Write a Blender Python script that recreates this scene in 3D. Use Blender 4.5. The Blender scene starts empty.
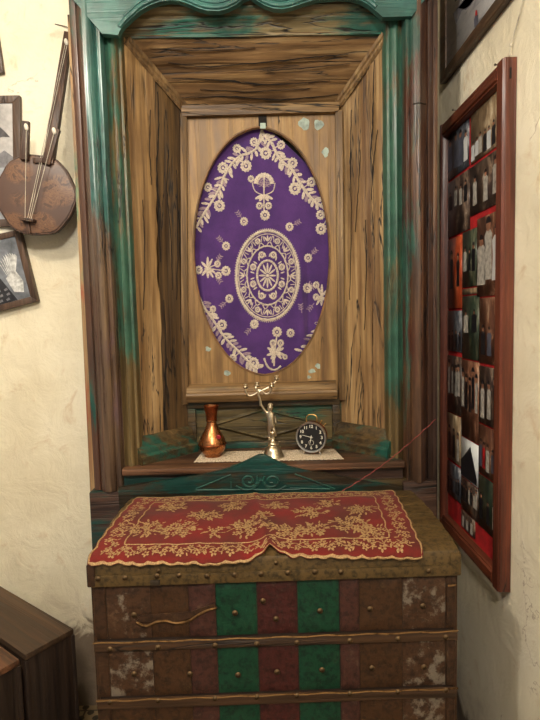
import bpy, bmesh, math, random
from mathutils import Vector, Matrix
random.seed(7)
C = bpy.context.scene.collection
PI = math.pi
# ------------------------------------------------------------------ camera maths
F = 520.0; PITCH = math.radians(4.6); YAW = math.radians(0.8); ROLL = math.radians(1.45); H = 1.7
def ray(x, y):
    cx = (x-270)/F; cy = (360-y)/F
    X = cx*math.cos(ROLL)+cy*math.sin(ROLL); V = -cx*math.sin(ROLL)+cy*math.cos(ROLL)
    fy = math.cos(PITCH)+V*math.sin(PITCH); fz = -math.sin(PITCH)+V*math.cos(PITCH)
    return Vector((X*math.cos(YAW)+fy*math.sin(YAW), -X*math.sin(YAW)+fy*math.cos(YAW), fz))
def onY(x, y, D):
    r = ray(x, y); t = D/r.y; return Vector((r.x*t, D, H+r.z*t))
def onX(x, y, X0):
    r = ray(x, y); t = X0/r.x; return Vector((X0, r.y*t, H+r.z*t))

# ------------------------------------------------------------------ materials
def lin(c):
    def f(v):
        v /= 255.0
        return v/12.92 if v <= 0.04045 else ((v+0.055)/1.055)**2.4
    return (f(c[0]), f(c[1]), f(c[2]), 1.0)
class NT:
    def __init__(s, name):
        s.m = bpy.data.materials.new(name); s.m.use_nodes = True
        s.t = s.m.node_tree; s.b = s.t.nodes['Principled BSDF']
        s.tc = s.t.nodes.new('ShaderNodeTexCoord').outputs['Object']
    def n(s, typ, **kw):
        nd = s.t.nodes.new(typ)
        for k, v in kw.items(): setattr(nd, k, v)
        return nd
    def link(s, a, b): s.t.links.new(a, b)
    def mapping(s, scale, loc=(0, 0, 0), rot=(0, 0, 0)):
        m = s.n('ShaderNodeMapping'); m.inputs['Scale'].default_value = scale
        m.inputs['Location'].default_value = loc; m.inputs['Rotation'].default_value = rot
        s.link(s.tc, m.inputs['Vector']); return m.outputs[0]
    def noise(s, scale=1.0, detail=4, rough=.55, vec=None, dist=0.0):
        nd = s.n('ShaderNodeTexNoise'); nd.inputs['Scale'].default_value = scale
        nd.inputs['Detail'].default_value = detail; nd.inputs['Roughness'].default_value = rough
        nd.inputs['Distortion'].default_value = dist
        s.link(vec if vec is not None else s.tc, nd.inputs['Vector']); return nd.outputs[0]
    def voro(s, scale, vec=None, feature='F1'):
        nd = s.n('ShaderNodeTexVoronoi', feature=feature); nd.inputs['Scale'].default_value = scale
        s.link(vec if vec is not None else s.tc, nd.inputs['Vector']); return nd.outputs['Distance']
    def ramp(s, f, stops, interp='LINEAR'):
        r = s.n('ShaderNodeValToRGB'); e = r.color_ramp; e.interpolation = interp
        while len(e.elements) < len(stops): e.elements.new(0.5)
        for el, (p, c) in zip(e.elements, stops):
            el.position = p
            el.color = c if len(c) == 4 else lin(c)
        s.link(f, r.inputs[0]); return r.outputs[0]
    def math(s, op, a, b=None, c=None):
        nd = s.n('ShaderNodeMath', operation=op)
        for i, v in enumerate((a, b, c)):
            if v is None: continue
            if isinstance(v, (int, float)): nd.inputs[i].default_value = v
            else: s.link(v, nd.inputs[i])
        return nd.outputs[0]
    def mix(s, f, a, b, mode='MIX'):
        nd = s.n('ShaderNodeMix', data_type='RGBA', blend_type=mode)
        for k, v in (('Factor', f), ('A', a), ('B', b)):
            sock = [i for i in nd.inputs if i.name == k and (i.type == ('VALUE' if k == 'Factor' else 'RGBA'))][0]
            if isinstance(v, (int, float)): sock.default_value = v
            elif isinstance(v, tuple): sock.default_value = v if len(v) == 4 else lin(v)
            else: s.link(v, sock)
        return [o for o in nd.outputs if o.type == 'RGBA'][0]
    def smooth(s, f, lo, hi):
        nd = s.n('ShaderNodeMapRange', interpolation_type='SMOOTHSTEP')
        s.link(f, nd.inputs[0]); nd.inputs[1].default_value = lo; nd.inputs[2].default_value = hi
        return nd.outputs[0]
    def bump(s, h, strength=.3, dist=.01, prev=None):
        nd = s.n('ShaderNodeBump'); nd.inputs['Strength'].default_value = strength
        nd.inputs['Distance'].default_value = dist; s.link(h, nd.inputs['Height'])
        if prev is not None: s.link(prev, nd.inputs['Normal'])
        return nd.outputs[0]
    def done(s, col, rough=.6, metal=0.0, normal=None, spec=.5, coat=0.0):
        b = s.b
        if isinstance(col, tuple): b.inputs['Base Color'].default_value = col if len(col) == 4 else lin(col)
        else: s.link(col, b.inputs['Base Color'])
        if isinstance(rough, (int, float)): b.inputs['Roughness'].default_value = rough
        else: s.link(rough, b.inputs['Roughness'])
        b.inputs['Metallic'].default_value = metal
        b.inputs['Specular IOR Level'].default_value = spec
        b.inputs['Coat Weight'].default_value = coat; b.inputs['Coat Roughness'].default_value = .2
        if normal is not None: s.link(normal, b.inputs['Normal'])
        return s.m

def wood(name, base, dark, light, axis='Z', paint=None, pamt=.5, pscale=3.0, crack=.5, rough=.55, seed=0, coat=0.0, second=None, samt=.5, fine=60.0, pgrad=None):
    t = NT(name)
    def st(along, across):
        return {'X': (along, across, across), 'Y': (across, along, across), 'Z': (across, across, along)}[axis]
    off = (seed*3.7, seed*1.9, seed*2.3)
    g1 = t.noise(1, 7, .62, t.mapping(st(2.2, fine), off), .25)
    g2 = t.noise(1, 4, .55, t.mapping(st(.9, 9), off), .8)
    g = t.math('MULTIPLY_ADD', g1, .55, t.math('MULTIPLY', g2, .45))
    col = t.ramp(g, [(.36, dark), (.455, tuple((a*.45+b*.55) for a, b in zip(dark, base))), (.53, base), (.64, light)])
    blot = t.noise(3.2, 5, .6, t.mapping((1, 1, 1), off))
    col = t.mix(t.smooth(blot, .5, .75), col, t.mix(.55, col, dark), 'MIX')
    ln = t.noise(1, 3, .55, t.mapping(st(.45, 17), (off[1]+9, off[0]+4, off[2]+1)), 1.1)
    lm = t.math('SUBTRACT', 1.0, t.smooth(t.math('ABSOLUTE', t.math('SUBTRACT', ln, .47)), .004, .045))
    col = t.mix(t.math('MULTIPLY', lm, .34), col, tuple(int(v*.7) for v in dark))
    wp = t.smooth(t.noise(1, 6, .72, t.mapping(st(1.1, 4.5), (off[2]+6, off[0]+2, off[1]+5)), .5), .53, .66)
    col = t.mix(t.math('MULTIPLY', wp, .42), col, tuple(int(v*.85) for v in dark))
    h = t.math('SUBTRACT', g1, t.math('MULTIPLY', lm, .35))
    if second:
        m2 = t.smooth(t.noise(1, 5, .65, t.mapping(st(1.2, 6), (off[2], off[0], off[1])), .4), .62-.3*samt, .72-.3*samt)
        col = t.mix(m2, col, second)
    if paint:
        pm = t.noise(pscale, 6, .68, t.mapping(st(.55, 1.6), (off[1]+5, off[2], off[0])), .3)
        wear = t.math('MULTIPLY', t.math('SUBTRACT', g1, .5), .35)
        pm = t.math('ADD', pm, wear)
        if pgrad:
            sx = t.n('ShaderNodeSeparateXYZ'); t.link(t.tc, sx.inputs[0])
            pm = t.math('ADD', pm, t.math('MULTIPLY', t.math('SUBTRACT', t.smooth(sx.outputs[2], pgrad[0], pgrad[1]), .5), pgrad[2]))
        th = .72-.44*pamt
        pf = t.smooth(pm, th-.05, th+.06)
        pcol = t.mix(t.smooth(t.noise(9, 4, .6, t.mapping((1, 1, 1), off)), .35, .7), paint, tuple(int(v*.72) for v in paint))
        col = t.mix(pf, col, pcol)
        h = t.math('MULTIPLY_ADD', pf, .35, h)
    if crack > 0:
        c = t.noise(1, 5, .6, t.mapping(st(.75, 10), (off[0]+11, off[1]+3, off[2]+8)), .55)
        d = t.math('ABSOLUTE', t.math('SUBTRACT', c, .5))
        cm = t.math('SUBTRACT', 1.0, t.smooth(d, .001, .006+.013*crack))
        gate = t.smooth(t.noise(1, 3, .5, t.mapping(st(1.6, 5), (off[2]+2, off[1], off[0]+7))), .58-.25*crack, .66-.2*crack)
        cm = t.math('MULTIPLY', cm, gate)
        col = t.mix(cm, col, tuple(int(v*.28) for v in dark))
        h = t.math('SUBTRACT', h, t.math('MULTIPLY', cm, 1.2))
    nrm = t.bump(h, .45, .004)
    rg = t.ramp(g1, [(.3, (rough-.12,)*3+(1,)), (.7, (rough+.12,)*3+(1,))])
    return t.done(col, rg, 0, nrm, .45, coat)
def plain(name, c, rough=.5, metal=0.0, var=.25, scale=25, bump=.15, spec=.5, coat=0.0):
    t = NT(name); n = t.noise(scale, 5, .6)
    d = tuple(int(v*(1-var)) for v in c); l = tuple(min(255, int(v*(1+var*.5))) for v in c)
    col = t.ramp(n, [(.3, d), (.55, c), (.75, l)])
    return t.done(col, rough, metal, t.bump(n, bump, .003), spec, coat)
def metalm(name, c, rough=.25, tarn=None, tam=.4):
    t = NT(name); n = t.noise(30, 6, .65); n2 = t.noise(160, 3, .6)
    col = t.mix(t.smooth(n, .62-.3*tam, .8-.2*tam), c, tarn or tuple(int(v*.4) for v in c))
    rg = t.ramp(n, [(.35, (rough,)*3+(1,)), (.75, (min(1, rough+.3),)*3+(1,))])
    return t.done(col, rg, 1.0, t.bump(n2, .1, .001))
def tin(name, c, worn, amt=.4, emb=.5, seed=0, rough=.55, grey=None, gamt=0):
    t = NT(name); off = (seed*1.3, seed*.7, seed*2.1)
    v = t.mapping((1, 1, 1), off)
    n = t.noise(11, 7, .7, v); fine = t.noise(70, 5, .65, v); e = t.voro(55, v)
    col = t.mix(t.smooth(fine, .42, .68), c, tuple(int(x*.62) for x in c))
    th = .72-.4*amt
    wm = t.smooth(t.math('MULTIPLY_ADD', fine, .35, t.math('MULTIPLY', n, .65)), th-.03, th+.08)
    col = t.mix(wm, col, worn)
    if grey:
        gm = t.smooth(t.math('MULTIPLY_ADD', t.noise(26, 6, .7, v), .6, t.math('MULTIPLY', t.noise(7, 3, .5, t.mapping((1, 1, 1), (off[1]+4, 2, off[0]))), .4)), .6-.3*gamt, .68-.28*gamt)
        col = t.mix(gm, col, grey)
    hh = t.math('MULTIPLY_ADD', e, emb, t.math('MULTIPLY', fine, .6))
    nr = t.bump(hh, .5, .003); nr = t.bump(n, .5, .012, nr)
    return t.done(col, rough, .15, nr, .4)

M = {}
TEAL = (52, 128, 113); DTEAL = (24, 92, 82)
M['teal_left'] = wood('teal_left', (97, 76, 58), (52, 37, 30), (122, 99, 76), 'Z', (52, 97, 90), .44, 3.0, .5, .32, 1, .25, second=(91, 69, 69), samt=.35, pgrad=(1.65, 2.25, .30))
M['teal_right'] = wood('teal_right', (91, 63, 42), (46, 31, 22), (115, 82, 56), 'Z', (50, 88, 76), .25, 2.6, .7, .4, 5, .15, second=(72, 38, 28), samt=.4, pgrad=(1.2, 1.6, .10))
M['teal_strip'] = wood('teal_strip', (102, 84, 53), (57, 45, 27), (124, 106, 71), 'Z', (53, 94, 77), .34, 2.5, .4, .36, 9, .15, pgrad=(1.2, 1.55, .16))
M['mauve_wood'] = wood('mauve_wood', (89, 70, 58), (48, 36, 30), (111, 94, 78), 'Z', (36, 87, 76), .30, 3, .5, .4, 2, .2, second=(82, 55, 42), samt=.4)
M['red_edge'] = wood('red_edge', (83, 53, 38), (41, 27, 21), (121, 90, 64), 'Z', None, 0, 1, .6, .45, 3)
M['slate_edge'] = wood('slate_edge', (66, 68, 78), (34, 34, 42), (96, 94, 96), 'Z', None, 0, 1, .3, .6, 4)
M['pale_edge'] = wood('pale_edge', (164, 132, 92), (104, 76, 52), (196, 166, 120), 'Z', (110, 130, 100), .3, 3, .4, .6, 6, second=(150, 74, 52), samt=.3)
M['crest'] = wood('crest', (82, 89, 75), (46, 53, 44), (111, 110, 91), 'X', (55, 106, 99), .95, 3, .15, .38, 2, .15)
M['cornice'] = wood('cornice', (112, 97, 65), (60, 45, 28), (141, 122, 87), 'X', (33, 94, 80), .36, 2.2, .5, .45, 8)
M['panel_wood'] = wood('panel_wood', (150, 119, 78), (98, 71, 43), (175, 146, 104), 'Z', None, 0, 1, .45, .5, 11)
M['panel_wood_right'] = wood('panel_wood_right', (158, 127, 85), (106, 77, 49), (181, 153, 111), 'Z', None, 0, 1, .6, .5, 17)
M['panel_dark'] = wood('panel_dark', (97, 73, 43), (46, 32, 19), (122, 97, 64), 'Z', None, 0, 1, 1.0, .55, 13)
M['top_wood'] = wood('top_wood', (128, 97, 62), (65, 45, 27), (155, 128, 87), 'X', None, 0, 1, .8, .55, 15)
M['back_wood'] = wood('back_wood', (150, 116, 70), (103, 75, 43), (172, 141, 95), 'Z', None, 0, 1, .25, .5, 19, fine=26)
M['bead_wood'] = wood('bead_wood', (124, 96, 62), (72, 52, 30), (149, 124, 85), 'Z', None, 0, 1, .4, .5, 21)
M['sill_wood'] = wood('sill_wood', (127, 98, 62), (74, 52, 30), (150, 125, 87), 'X', (85, 84, 65), .25, 4, .4, .5, 23)
M['rim_wood'] = plain('rim_wood', (116, 82, 46), .6, 0, .4, 18)
M['green_board'] = wood('green_board', (93, 79, 46), (51, 42, 25), (120, 101, 62), 'X', (34, 81, 64), .42, 3, .4, .5, 25)
M['green_mould'] = wood('green_mould', (87, 68, 39), (43, 33, 20), (110, 87, 55), 'X', (26, 80, 68), .42, 3, .4, .42, 27)
M['shelf_wood'] = wood('shelf_wood', (87, 58, 38), (42, 26, 17), (112, 77, 53), 'X', (35, 61, 51), .2, 3, .5, .5, 29)
M['lower_wood'] = wood('lower_wood', (70, 47, 36), (34, 22, 18), (91, 63, 47), 'X', (21, 63, 57), .3, 3, .5, .5, 31)
M['pediment'] = wood('pediment', (49, 40, 27), (27, 20, 14), (67, 52, 35), 'X', (11, 64, 59), .52, 2.6, .2, .42, 33)
M['void'] = plain('dark_backing', (18, 12, 9), .9)
M['flake'] = plain('pale_blue_paint', (160, 176, 166), .6, 0, .3, 40)
M['wire'] = plain('dark_wire', (50, 42, 36), .5, .6)
M['flat_teal'] = wood('flat_teal', (56, 73, 60), (32, 43, 35), (76, 88, 70), 'X', (25, 76, 67), .9, 3, .2, .42, 35)

# cloths
def cloth_mat(name, c, d, scale=420, rough=.85, sheen=.3):
    t = NT(name); n = t.noise(6, 4, .6); w = t.noise(scale, 2, .5)
    col = t.mix(t.smooth(n, .3, .7), c, d)
    col = t.mix(t.math('MULTIPLY', t.smooth(w, .4, .7), .35), col, tuple(int(v*.6) for v in c))
    m = t.done(col, rough, 0, t.bump(w, .25, .001), .25)
    t.b.inputs['Sheen Weight'].default_value = sheen; return m
M['purple'] = cloth_mat('purple_velvet', (84, 50, 116), (62, 36, 94))
M['thread'] = plain('cream_thread', (198, 184, 168), .8, 0, .3, 260, .4)
M['thread_dark'] = plain('pale_lilac_thread', (150, 128, 140), .8, 0, .3, 260, .4)
M['red_cloth'] = cloth_mat('red_velvet', (118, 24, 22), (80, 30, 22), sheen=.08)
M['gold'] = plain('gold_thread', (166, 132, 88), .65, .1, .4, 300, .4)
M['lace'] = None
# metals and small things
M['copper'] = metalm('copper', (178, 120, 78), .17, (112, 66, 40), .4)
M['copper_dark'] = metalm('copper_dark', (150, 78, 44), .3, (92, 50, 30), .4)
M['silver'] = metalm('aged_silver', (204, 190, 164), .24, (120, 100, 76), .35)
M['steel'] = metalm('clock_steel', (206, 202, 194), .25, (100, 92, 84), .3)
M['brass'] = metalm('old_brass', (176, 140, 84), .3)
M['black'] = plain('black_dial', (22, 20, 20), .5, 0, .2, 20, .03)
M['white'] = plain('ivory_paint', (226, 220, 204), .6, 0, .1, 20, .03)
M['red_bead'] = plain('red_enamel', (150, 20, 36), .35)
# trunk
M['olive_tin'] = tin('olive_tin', (91, 71, 40), (68, 50, 27), .3, .1, 1, .5)
M['tin_corner'] = tin('tin_corner', (64, 41, 25), (81, 57, 37), .35, .2, 2)
M['tin_brown'] = tin('tin_brown', (68, 43, 23), (87, 64, 38), .3, .25, 3)
M['tin_mauve'] = tin('tin_mauve', (71, 41, 34), (89, 64, 53), .35, .6, 4)
M['tin_worn'] = tin('tin_worn', (71, 46, 28), (94, 69, 50), .4, .5, 5, .6, (117, 106, 93), .27)
M['tin_green'] = tin('tin_green', (15, 62, 42), (33, 45, 28), .12, .08, 6, .5)
M['tin_red'] = tin('tin_red', (68, 28, 25), (77, 52, 43), .4, .8, 7)
M['trunk_body'] = plain('trunk_body', (44, 28, 18), .8)
M['band'] = wood('trunk_band', (69, 46, 28), (37, 23, 14), (91, 64, 41), 'X', None, 0, 1, .4, .5, 37)
M['band_edge'] = metalm('band_edge', (128, 98, 64), .5, (74, 52, 32), .4)
M['stud'] = metalm('stud_metal', (112, 92, 68), .55, (66, 50, 36), .6)
# frames and boxes
M['mahogany'] = wood('mahogany', (106, 52, 33), (66, 30, 20), (126, 68, 44), 'Z', None, 0, 1, .1, .42, 39, .1, fine=45)
M['mahogany_h'] = wood('mahogany_h', (112, 56, 36), (70, 32, 20), (134, 74, 48), 'Y', None, 0, 1, .1, .42, 40, .1, fine=45)
M['brown_frame'] = wood('brown_frame', (84, 62, 48), (54, 38, 28), (104, 80, 62), 'Z', None, 0, 1, .1, .45, 41)
M['brown_frame_r'] = wood('brown_frame_dark', (80, 58, 40), (50, 34, 24), (100, 76, 54), 'Y', None, 0, 1, .1, .45, 42)
M['dark_box'] = wood('dark_box_wood', (56, 39, 27), (30, 20, 14), (74, 52, 37), 'Z', None, 0, 1, .3, .6, 43)
M['dark_box_top'] = wood('dark_box_top', (78, 57, 40), (45, 32, 22), (100, 76, 54), 'X', None, 0, 1, .3, .55, 44)
M['dark_box_b'] = wood('dark_box_b', (49, 35, 25), (27, 18, 13), (66, 47, 34), 'Z', None, 0, 1, .3, .6, 45)
M['dark_box_b_top'] = wood('dark_box_b_top', (108, 71, 47), (62, 40, 27), (132, 91, 64), 'X', None, 0, 1, .3, .55, 46)
M['box_trim'] = plain('box_trim', (44, 30, 22), .6)
M['inst_wood'] = wood('lute_wood', (82, 56, 42), (46, 30, 22), (108, 78, 58), 'Z', None, 0, 1, .3, .5, 47)
M['inst_body'] = plain('lute_bowl', (52, 36, 27), .55, 0, .4, 20)
M['string'] = plain('pale_string', (196, 186, 166), .5)
M['nut'] = plain('mother_of_pearl', (222, 214, 196), .3)
M['yarn'] = plain('pink_yarn', (150, 66, 62), .8)
M['nail'] = metalm('nail_iron', (90, 80, 70), .5)
M['mat_red'] = plain('red_mount', (176, 26, 30), .7)
def skin_mat():
    t = NT('lute_skin')
    n = t.noise(17, 7, .7, None, 1.6); v = t.voro(9, t.mapping((1, 1, 1.3)))
    col = t.ramp(n, [(.32, (70, 52, 44)), (.44, (92, 70, 60)), (.5, (128, 94, 70)), (.56, (98, 74, 62)), (.64, (136, 102, 78)), (.72, (80, 64, 58))])
    col = t.mix(t.smooth(v, .5, .7), col, (92, 72, 64))
    return t.done(col, .42, 0, t.bump(n, .2, .003), .4)
M['skin'] = skin_mat()
def lace_mat():
    t = NT('lace'); a = t.voro(230, t.mapping((1, 1, 1))); n = t.noise(30, 4, .6)
    col = t.mix(t.smooth(a, .32, .6), (226, 212, 190), (176, 158, 134))
    return t.done(col, .9, 0, t.bump(a, .5, .002), .2)
M['lace'] = lace_mat()
def plaster(name, dado_z):
    t = NT(name)
    n1 = t.noise(2.2, 6, .6); n2 = t.noise(9, 7, .65, None, .6); n3 = t.noise(60, 5, .6)
    col = t.ramp(n1, [(.3, (222, 210, 182)), (.5, (236, 226, 200)), (.7, (242, 233, 212))])
    col = t.mix(t.math('MULTIPLY', t.smooth(n2, .56, .72), .5), col, (204, 174, 134))
    sx = t.n('ShaderNodeSeparateXYZ'); t.link(t.tc, sx.inputs[0])
    z = t.math('ADD', sx.outputs[2], t.math('MULTIPLY', t.math('SUBTRACT', n2, .5), .34))
    dm = t.math('SUBTRACT', 1.0, t.smooth(z, dado_z-.03, dado_z+.05))
    col = t.mix(dm, col, t.ramp(n2, [(.35, (92, 84, 76)), (.65, (124, 112, 100))]))
    z2 = t.math('ADD', sx.outputs[2], t.math('MULTIPLY', t.math('SUBTRACT', n2, .5), .5))
    sm = t.math('MULTIPLY', t.math('SUBTRACT', 1.0, t.smooth(z2, dado_z, dado_z+.22)), .35)
    col = t.mix(sm, col, (150, 128, 104))
    vc = t.noise(1.4, 6, .6, t.mapping((1, 1, 1), (3, 7, 2)), .4)
    cr = t.math('SUBTRACT', 1.0, t.smooth(t.math('ABSOLUTE', t.math('SUBTRACT', vc, .5)), .001, .004))
    cr = t.math('MULTIPLY', cr, t.smooth(n1, .55, .6))
    col = t.mix(t.math('MULTIPLY', cr, .5), col, (150, 120, 90))
    nr = t.bump(n3, .25, .004); nr = t.bump(n2, .5, .02, nr)
    return t.done(col, .85, 0, nr, .2)
M['plaster'] = plaster('plaster_back', .36)
M['plaster_r'] = plaster('plaster_right', .16)
def tile_mat():
    t = NT('floor_tile')
    v = t.mapping((1, 1, 1), (.02, .03, 0))
    ck = t.n('ShaderNodeTexBrick'); ck.offset = 0; ck.inputs['Scale'].default_value = 5
    ck.inputs['Brick Width'].default_value = 1; ck.inputs['Row Height'].default_value = 1
    ck.inputs['Color1'].default_value = lin((150, 130, 98)); ck.inputs['Color2'].default_value = lin((140, 120, 90))
    ck.inputs['Mortar'].default_value = lin((80, 70, 58)); ck.inputs['Mortar Size'].default_value = .02
    t.link(v, ck.inputs['Vector'])
    def star(sc, rot):
        w = t.n('ShaderNodeTexWave', wave_type='BANDS', bands_direction='X')
        w.inputs['Scale'].default_value = sc
        t.link(t.mapping((1, 1, 1), (0, 0, 0), (0, 0, rot)), w.inputs['Vector']); return w.outputs['Fac']
    a = t.math('MULTIPLY', star(7, PI/4), star(7, -PI/4))
    col = t.mix(t.smooth(a, .25, .35), ck.outputs[0], (62, 54, 44))
    return t.done(col, .5, 0, None, .4)
M['tile'] = tile_mat()
M['ceil'] = plain('ceiling_plaster', (226, 212, 182), .9)

# ------------------------------------------------------------------ mesh helpers
def nb(): return bmesh.new()
def box(bm, x0, x1, y0, y1, z0, z1, bev=0.0):
    vs = [bm.verts.new(p) for p in ((x0,y0,z0),(x1,y0,z0),(x1,y1,z0),(x0,y1,z0),(x0,y0,z1),(x1,y0,z1),(x1,y1,z1),(x0,y1,z1))]
    fs = [bm.faces.new([vs[i] for i in q]) for q in ((0,3,2,1),(4,5,6,7),(0,1,5,4),(1,2,6,5),(2,3,7,6),(3,0,4,7))]
    if bev > 0:
        es = list({e for f in fs for e in f.edges})
        bmesh.ops.bevel(bm, geom=es, offset=bev, segments=2, profile=.6, affect='EDGES')
    return vs
def hexa(bm, pts, bev=0.0):
    """8 points: bottom loop 4, top loop 4"""
    vs = [bm.verts.new(p) for p in pts]
    fs = [bm.faces.new([vs[i] for i in q]) for q in ((0,3,2,1),(4,5,6,7),(0,1,5,4),(1,2,6,5),(2,3,7,6),(3,0,4,7))]
    if bev > 0:
        es = list({e for f in fs for e in f.edges})
        bmesh.ops.bevel(bm, geom=es, offset=bev, segments=2, profile=.6, affect='EDGES')
def prism(bm, pts, axis, a0, a1, bev=0.0):
    def mk(p, a):
        if axis == 'X': return (a, p[0], p[1])
        if axis == 'Y': return (p[0], a, p[1])
        return (p[0], p[1], a)
    v0 = [bm.verts.new(mk(p, a0)) for p in pts]; v1 = [bm.verts.new(mk(p, a1)) for p in pts]
    n = len(pts); fs = [bm.faces.new(v0), bm.faces.new(v1[::-1])]
    for i in range(n):
        fs.append(bm.faces.new((v0[i], v1[i], v1[(i+1) % n], v0[(i+1) % n])))
    if bev > 0:
        es = list({e for f in fs[:2] for e in f.edges})
        bmesh.ops.bevel(bm, geom=es, offset=bev, segments=2, profile=.6, affect='EDGES')
def tube(bm, pts, r, seg=8, cap=True, closed=False):
    pts = [Vector(p) for p in pts]; n = len(pts); rings = []
    ref = None
    for i, p in enumerate(pts):
        if closed: d = (pts[(i+1) % n]-pts[i-1]).normalized()
        else: d = (pts[min(i+1, n-1)]-pts[max(i-1, 0)]).normalized()
        if ref is None:
            ref = Vector((0, 0, 1)) if abs(d.z) < .9 else Vector((0, 1, 0))
        a = d.cross(ref)
        if a.length < 1e-5: a = d.cross(Vector((1, .3, 0)))
        a.normalize(); b = a.cross(d); ref = b
        rr = r[i] if isinstance(r, (list, tuple)) else r
        rings.append([bm.verts.new(p+(a*math.cos(2*PI*k/seg)+b*math.sin(2*PI*k/seg))*rr) for k in range(seg)])
    m = n if closed else n-1
    for i in range(m):
        A, B = rings[i], rings[(i+1) % n]
        for k in range(seg):
            bm.faces.new((A[k], A[(k+1) % seg], B[(k+1) % seg], B[k]))
    if cap and not closed:
        bm.faces.new(rings[0][::-1]); bm.faces.new(rings[-1])
def lathe(bm, prof, seg=32, c=(0, 0, 0), sx=1.0, sy=1.0):
    rings = []
    for r, z in prof:
        if r < 1e-5: rings.append([bm.verts.new((c[0], c[1], c[2]+z))])
        else: rings.append([bm.verts.new((c[0]+r*sx*math.cos(2*PI*k/seg), c[1]+r*sy*math.sin(2*PI*k/seg), c[2]+z)) for k in range(seg)])
    for A, B in zip(rings, rings[1:]):
        if len(A) == 1 and len(B) == 1: continue
        if len(A) == 1:
            for k in range(seg): bm.faces.new((A[0], B[(k+1) % seg], B[k]))
        elif len(B) == 1:
            for k in range(seg): bm.faces.new((A[k], A[(k+1) % seg], B[0]))
        else:
            for k in range(seg): bm.faces.new((A[k], A[(k+1) % seg], B[(k+1) % seg], B[k]))
def grid(bm, fn, nu, nv):
    vs = [[bm.verts.new(fn(i/nu, j/nv)) for j in range(nv+1)] for i in range(nu+1)]
    for i in range(nu):
        for j in range(nv):
            bm.faces.new((vs[i][j], vs[i+1][j], vs[i+1][j+1], vs[i][j+1]))
    return vs
def smooth_path(pts, n=6, closed=False):
    P = [Vector(p) for p in pts]; out = []; L = len(P)
    for i in range(L if closed else L-1):
        if closed: a, b, c, d = P[i-1], P[i], P[(i+1) % L], P[(i+2) % L]
        else: a, b, c, d = P[max(i-1, 0)], P[i], P[i+1], P[min(i+2, L-1)]
        for k in range(n):
            t = k/n
            out.append(.5*((2*b)+(c-a)*t+(2*a-5*b+4*c-d)*t*t+(3*b-a-3*c+d)*t**3))
    if not closed: out.append(P[-1])
    return out
def obj(name, bm, mats, parent=None, local=False, ang=35, solid=None, flip=True):
    if flip: bmesh.ops.recalc_face_normals(bm, faces=bm.faces[:])
    for f in bm.faces: f.smooth = True
    lim = math.radians(ang)
    for e in bm.edges:
        if len(e.link_faces) == 2: e.smooth = e.calc_face_angle(0) < lim
    me = bpy.data.meshes.new(name); bm.to_mesh(me); bm.free()
    for m in (mats if isinstance(mats, (list, tuple)) else [mats]): me.materials.append(m)
    o = bpy.data.objects.new(name, me); C.objects.link(o)
    if parent is not None:
        o.parent = parent
        if not local:
            root = parent; off = Vector((0, 0, 0))
            while root is not None: off += root.location; root = root.parent
            me.transform(Matrix.Translation(-off))
    if solid:
        md = o.modifiers.new('thickness', 'SOLIDIFY'); md.thickness = solid; md.offset = 0
    return o
def tag(o, label, cat, group=None):
    o['label'] = label; o['category'] = cat
    if group: o['group'] = group
    return o
def thing(name, label, cat, loc=(0, 0, 0), rz=0.0, group=None):
    o = bpy.data.objects.new(name, None); C.objects.link(o)
    o.location = loc; o.rotation_euler = (0, 0, rz); o.empty_display_size = .05
    return tag(o, label, cat, group)
def struct(name, bm, m):
    o = obj(name, bm, m); o['kind'] = 'structure'; return o
def recenter(o):
    """move a single mesh's origin to the middle of its base"""
    vs = [v.co for v in o.data.vertices]
    c = Vector(((min(v.x for v in vs)+max(v.x for v in vs))/2, (min(v.y for v in vs)+max(v.y for v in vs))/2, min(v.z for v in vs)))
    o.data.transform(Matrix.Translation(-c)); o.location = c
    return o

# ------------------------------------------------------------------ room
WY = 2.2; WX = .745; CH = 3.25
bm = nb(); box(bm, -2.6, WX+.15, WY, WY+.15, 0, CH); struct('wall_back', bm, M['plaster'])
bm = nb(); box(bm, WX, WX+.15, -1.2, WY, 0, CH); struct('wall_right', bm, M['plaster_r'])
bm = nb(); box(bm, -2.6, WX+.15, -1.2, WY+.15, -.1, 0); struct('floor', bm, M['tile'])
bm = nb(); box(bm, -2.6, WX+.15, -1.2, WY+.15, CH, CH+.1); struct('ceiling', bm, M['ceil'])

# ------------------------------------------------------------------ cabinet
cab = thing('niche_cabinet', 'tall weathered teal and brown wooden cabinet with splayed niche and oval opening', 'cabinet', (0, 2.02, 0))
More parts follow.
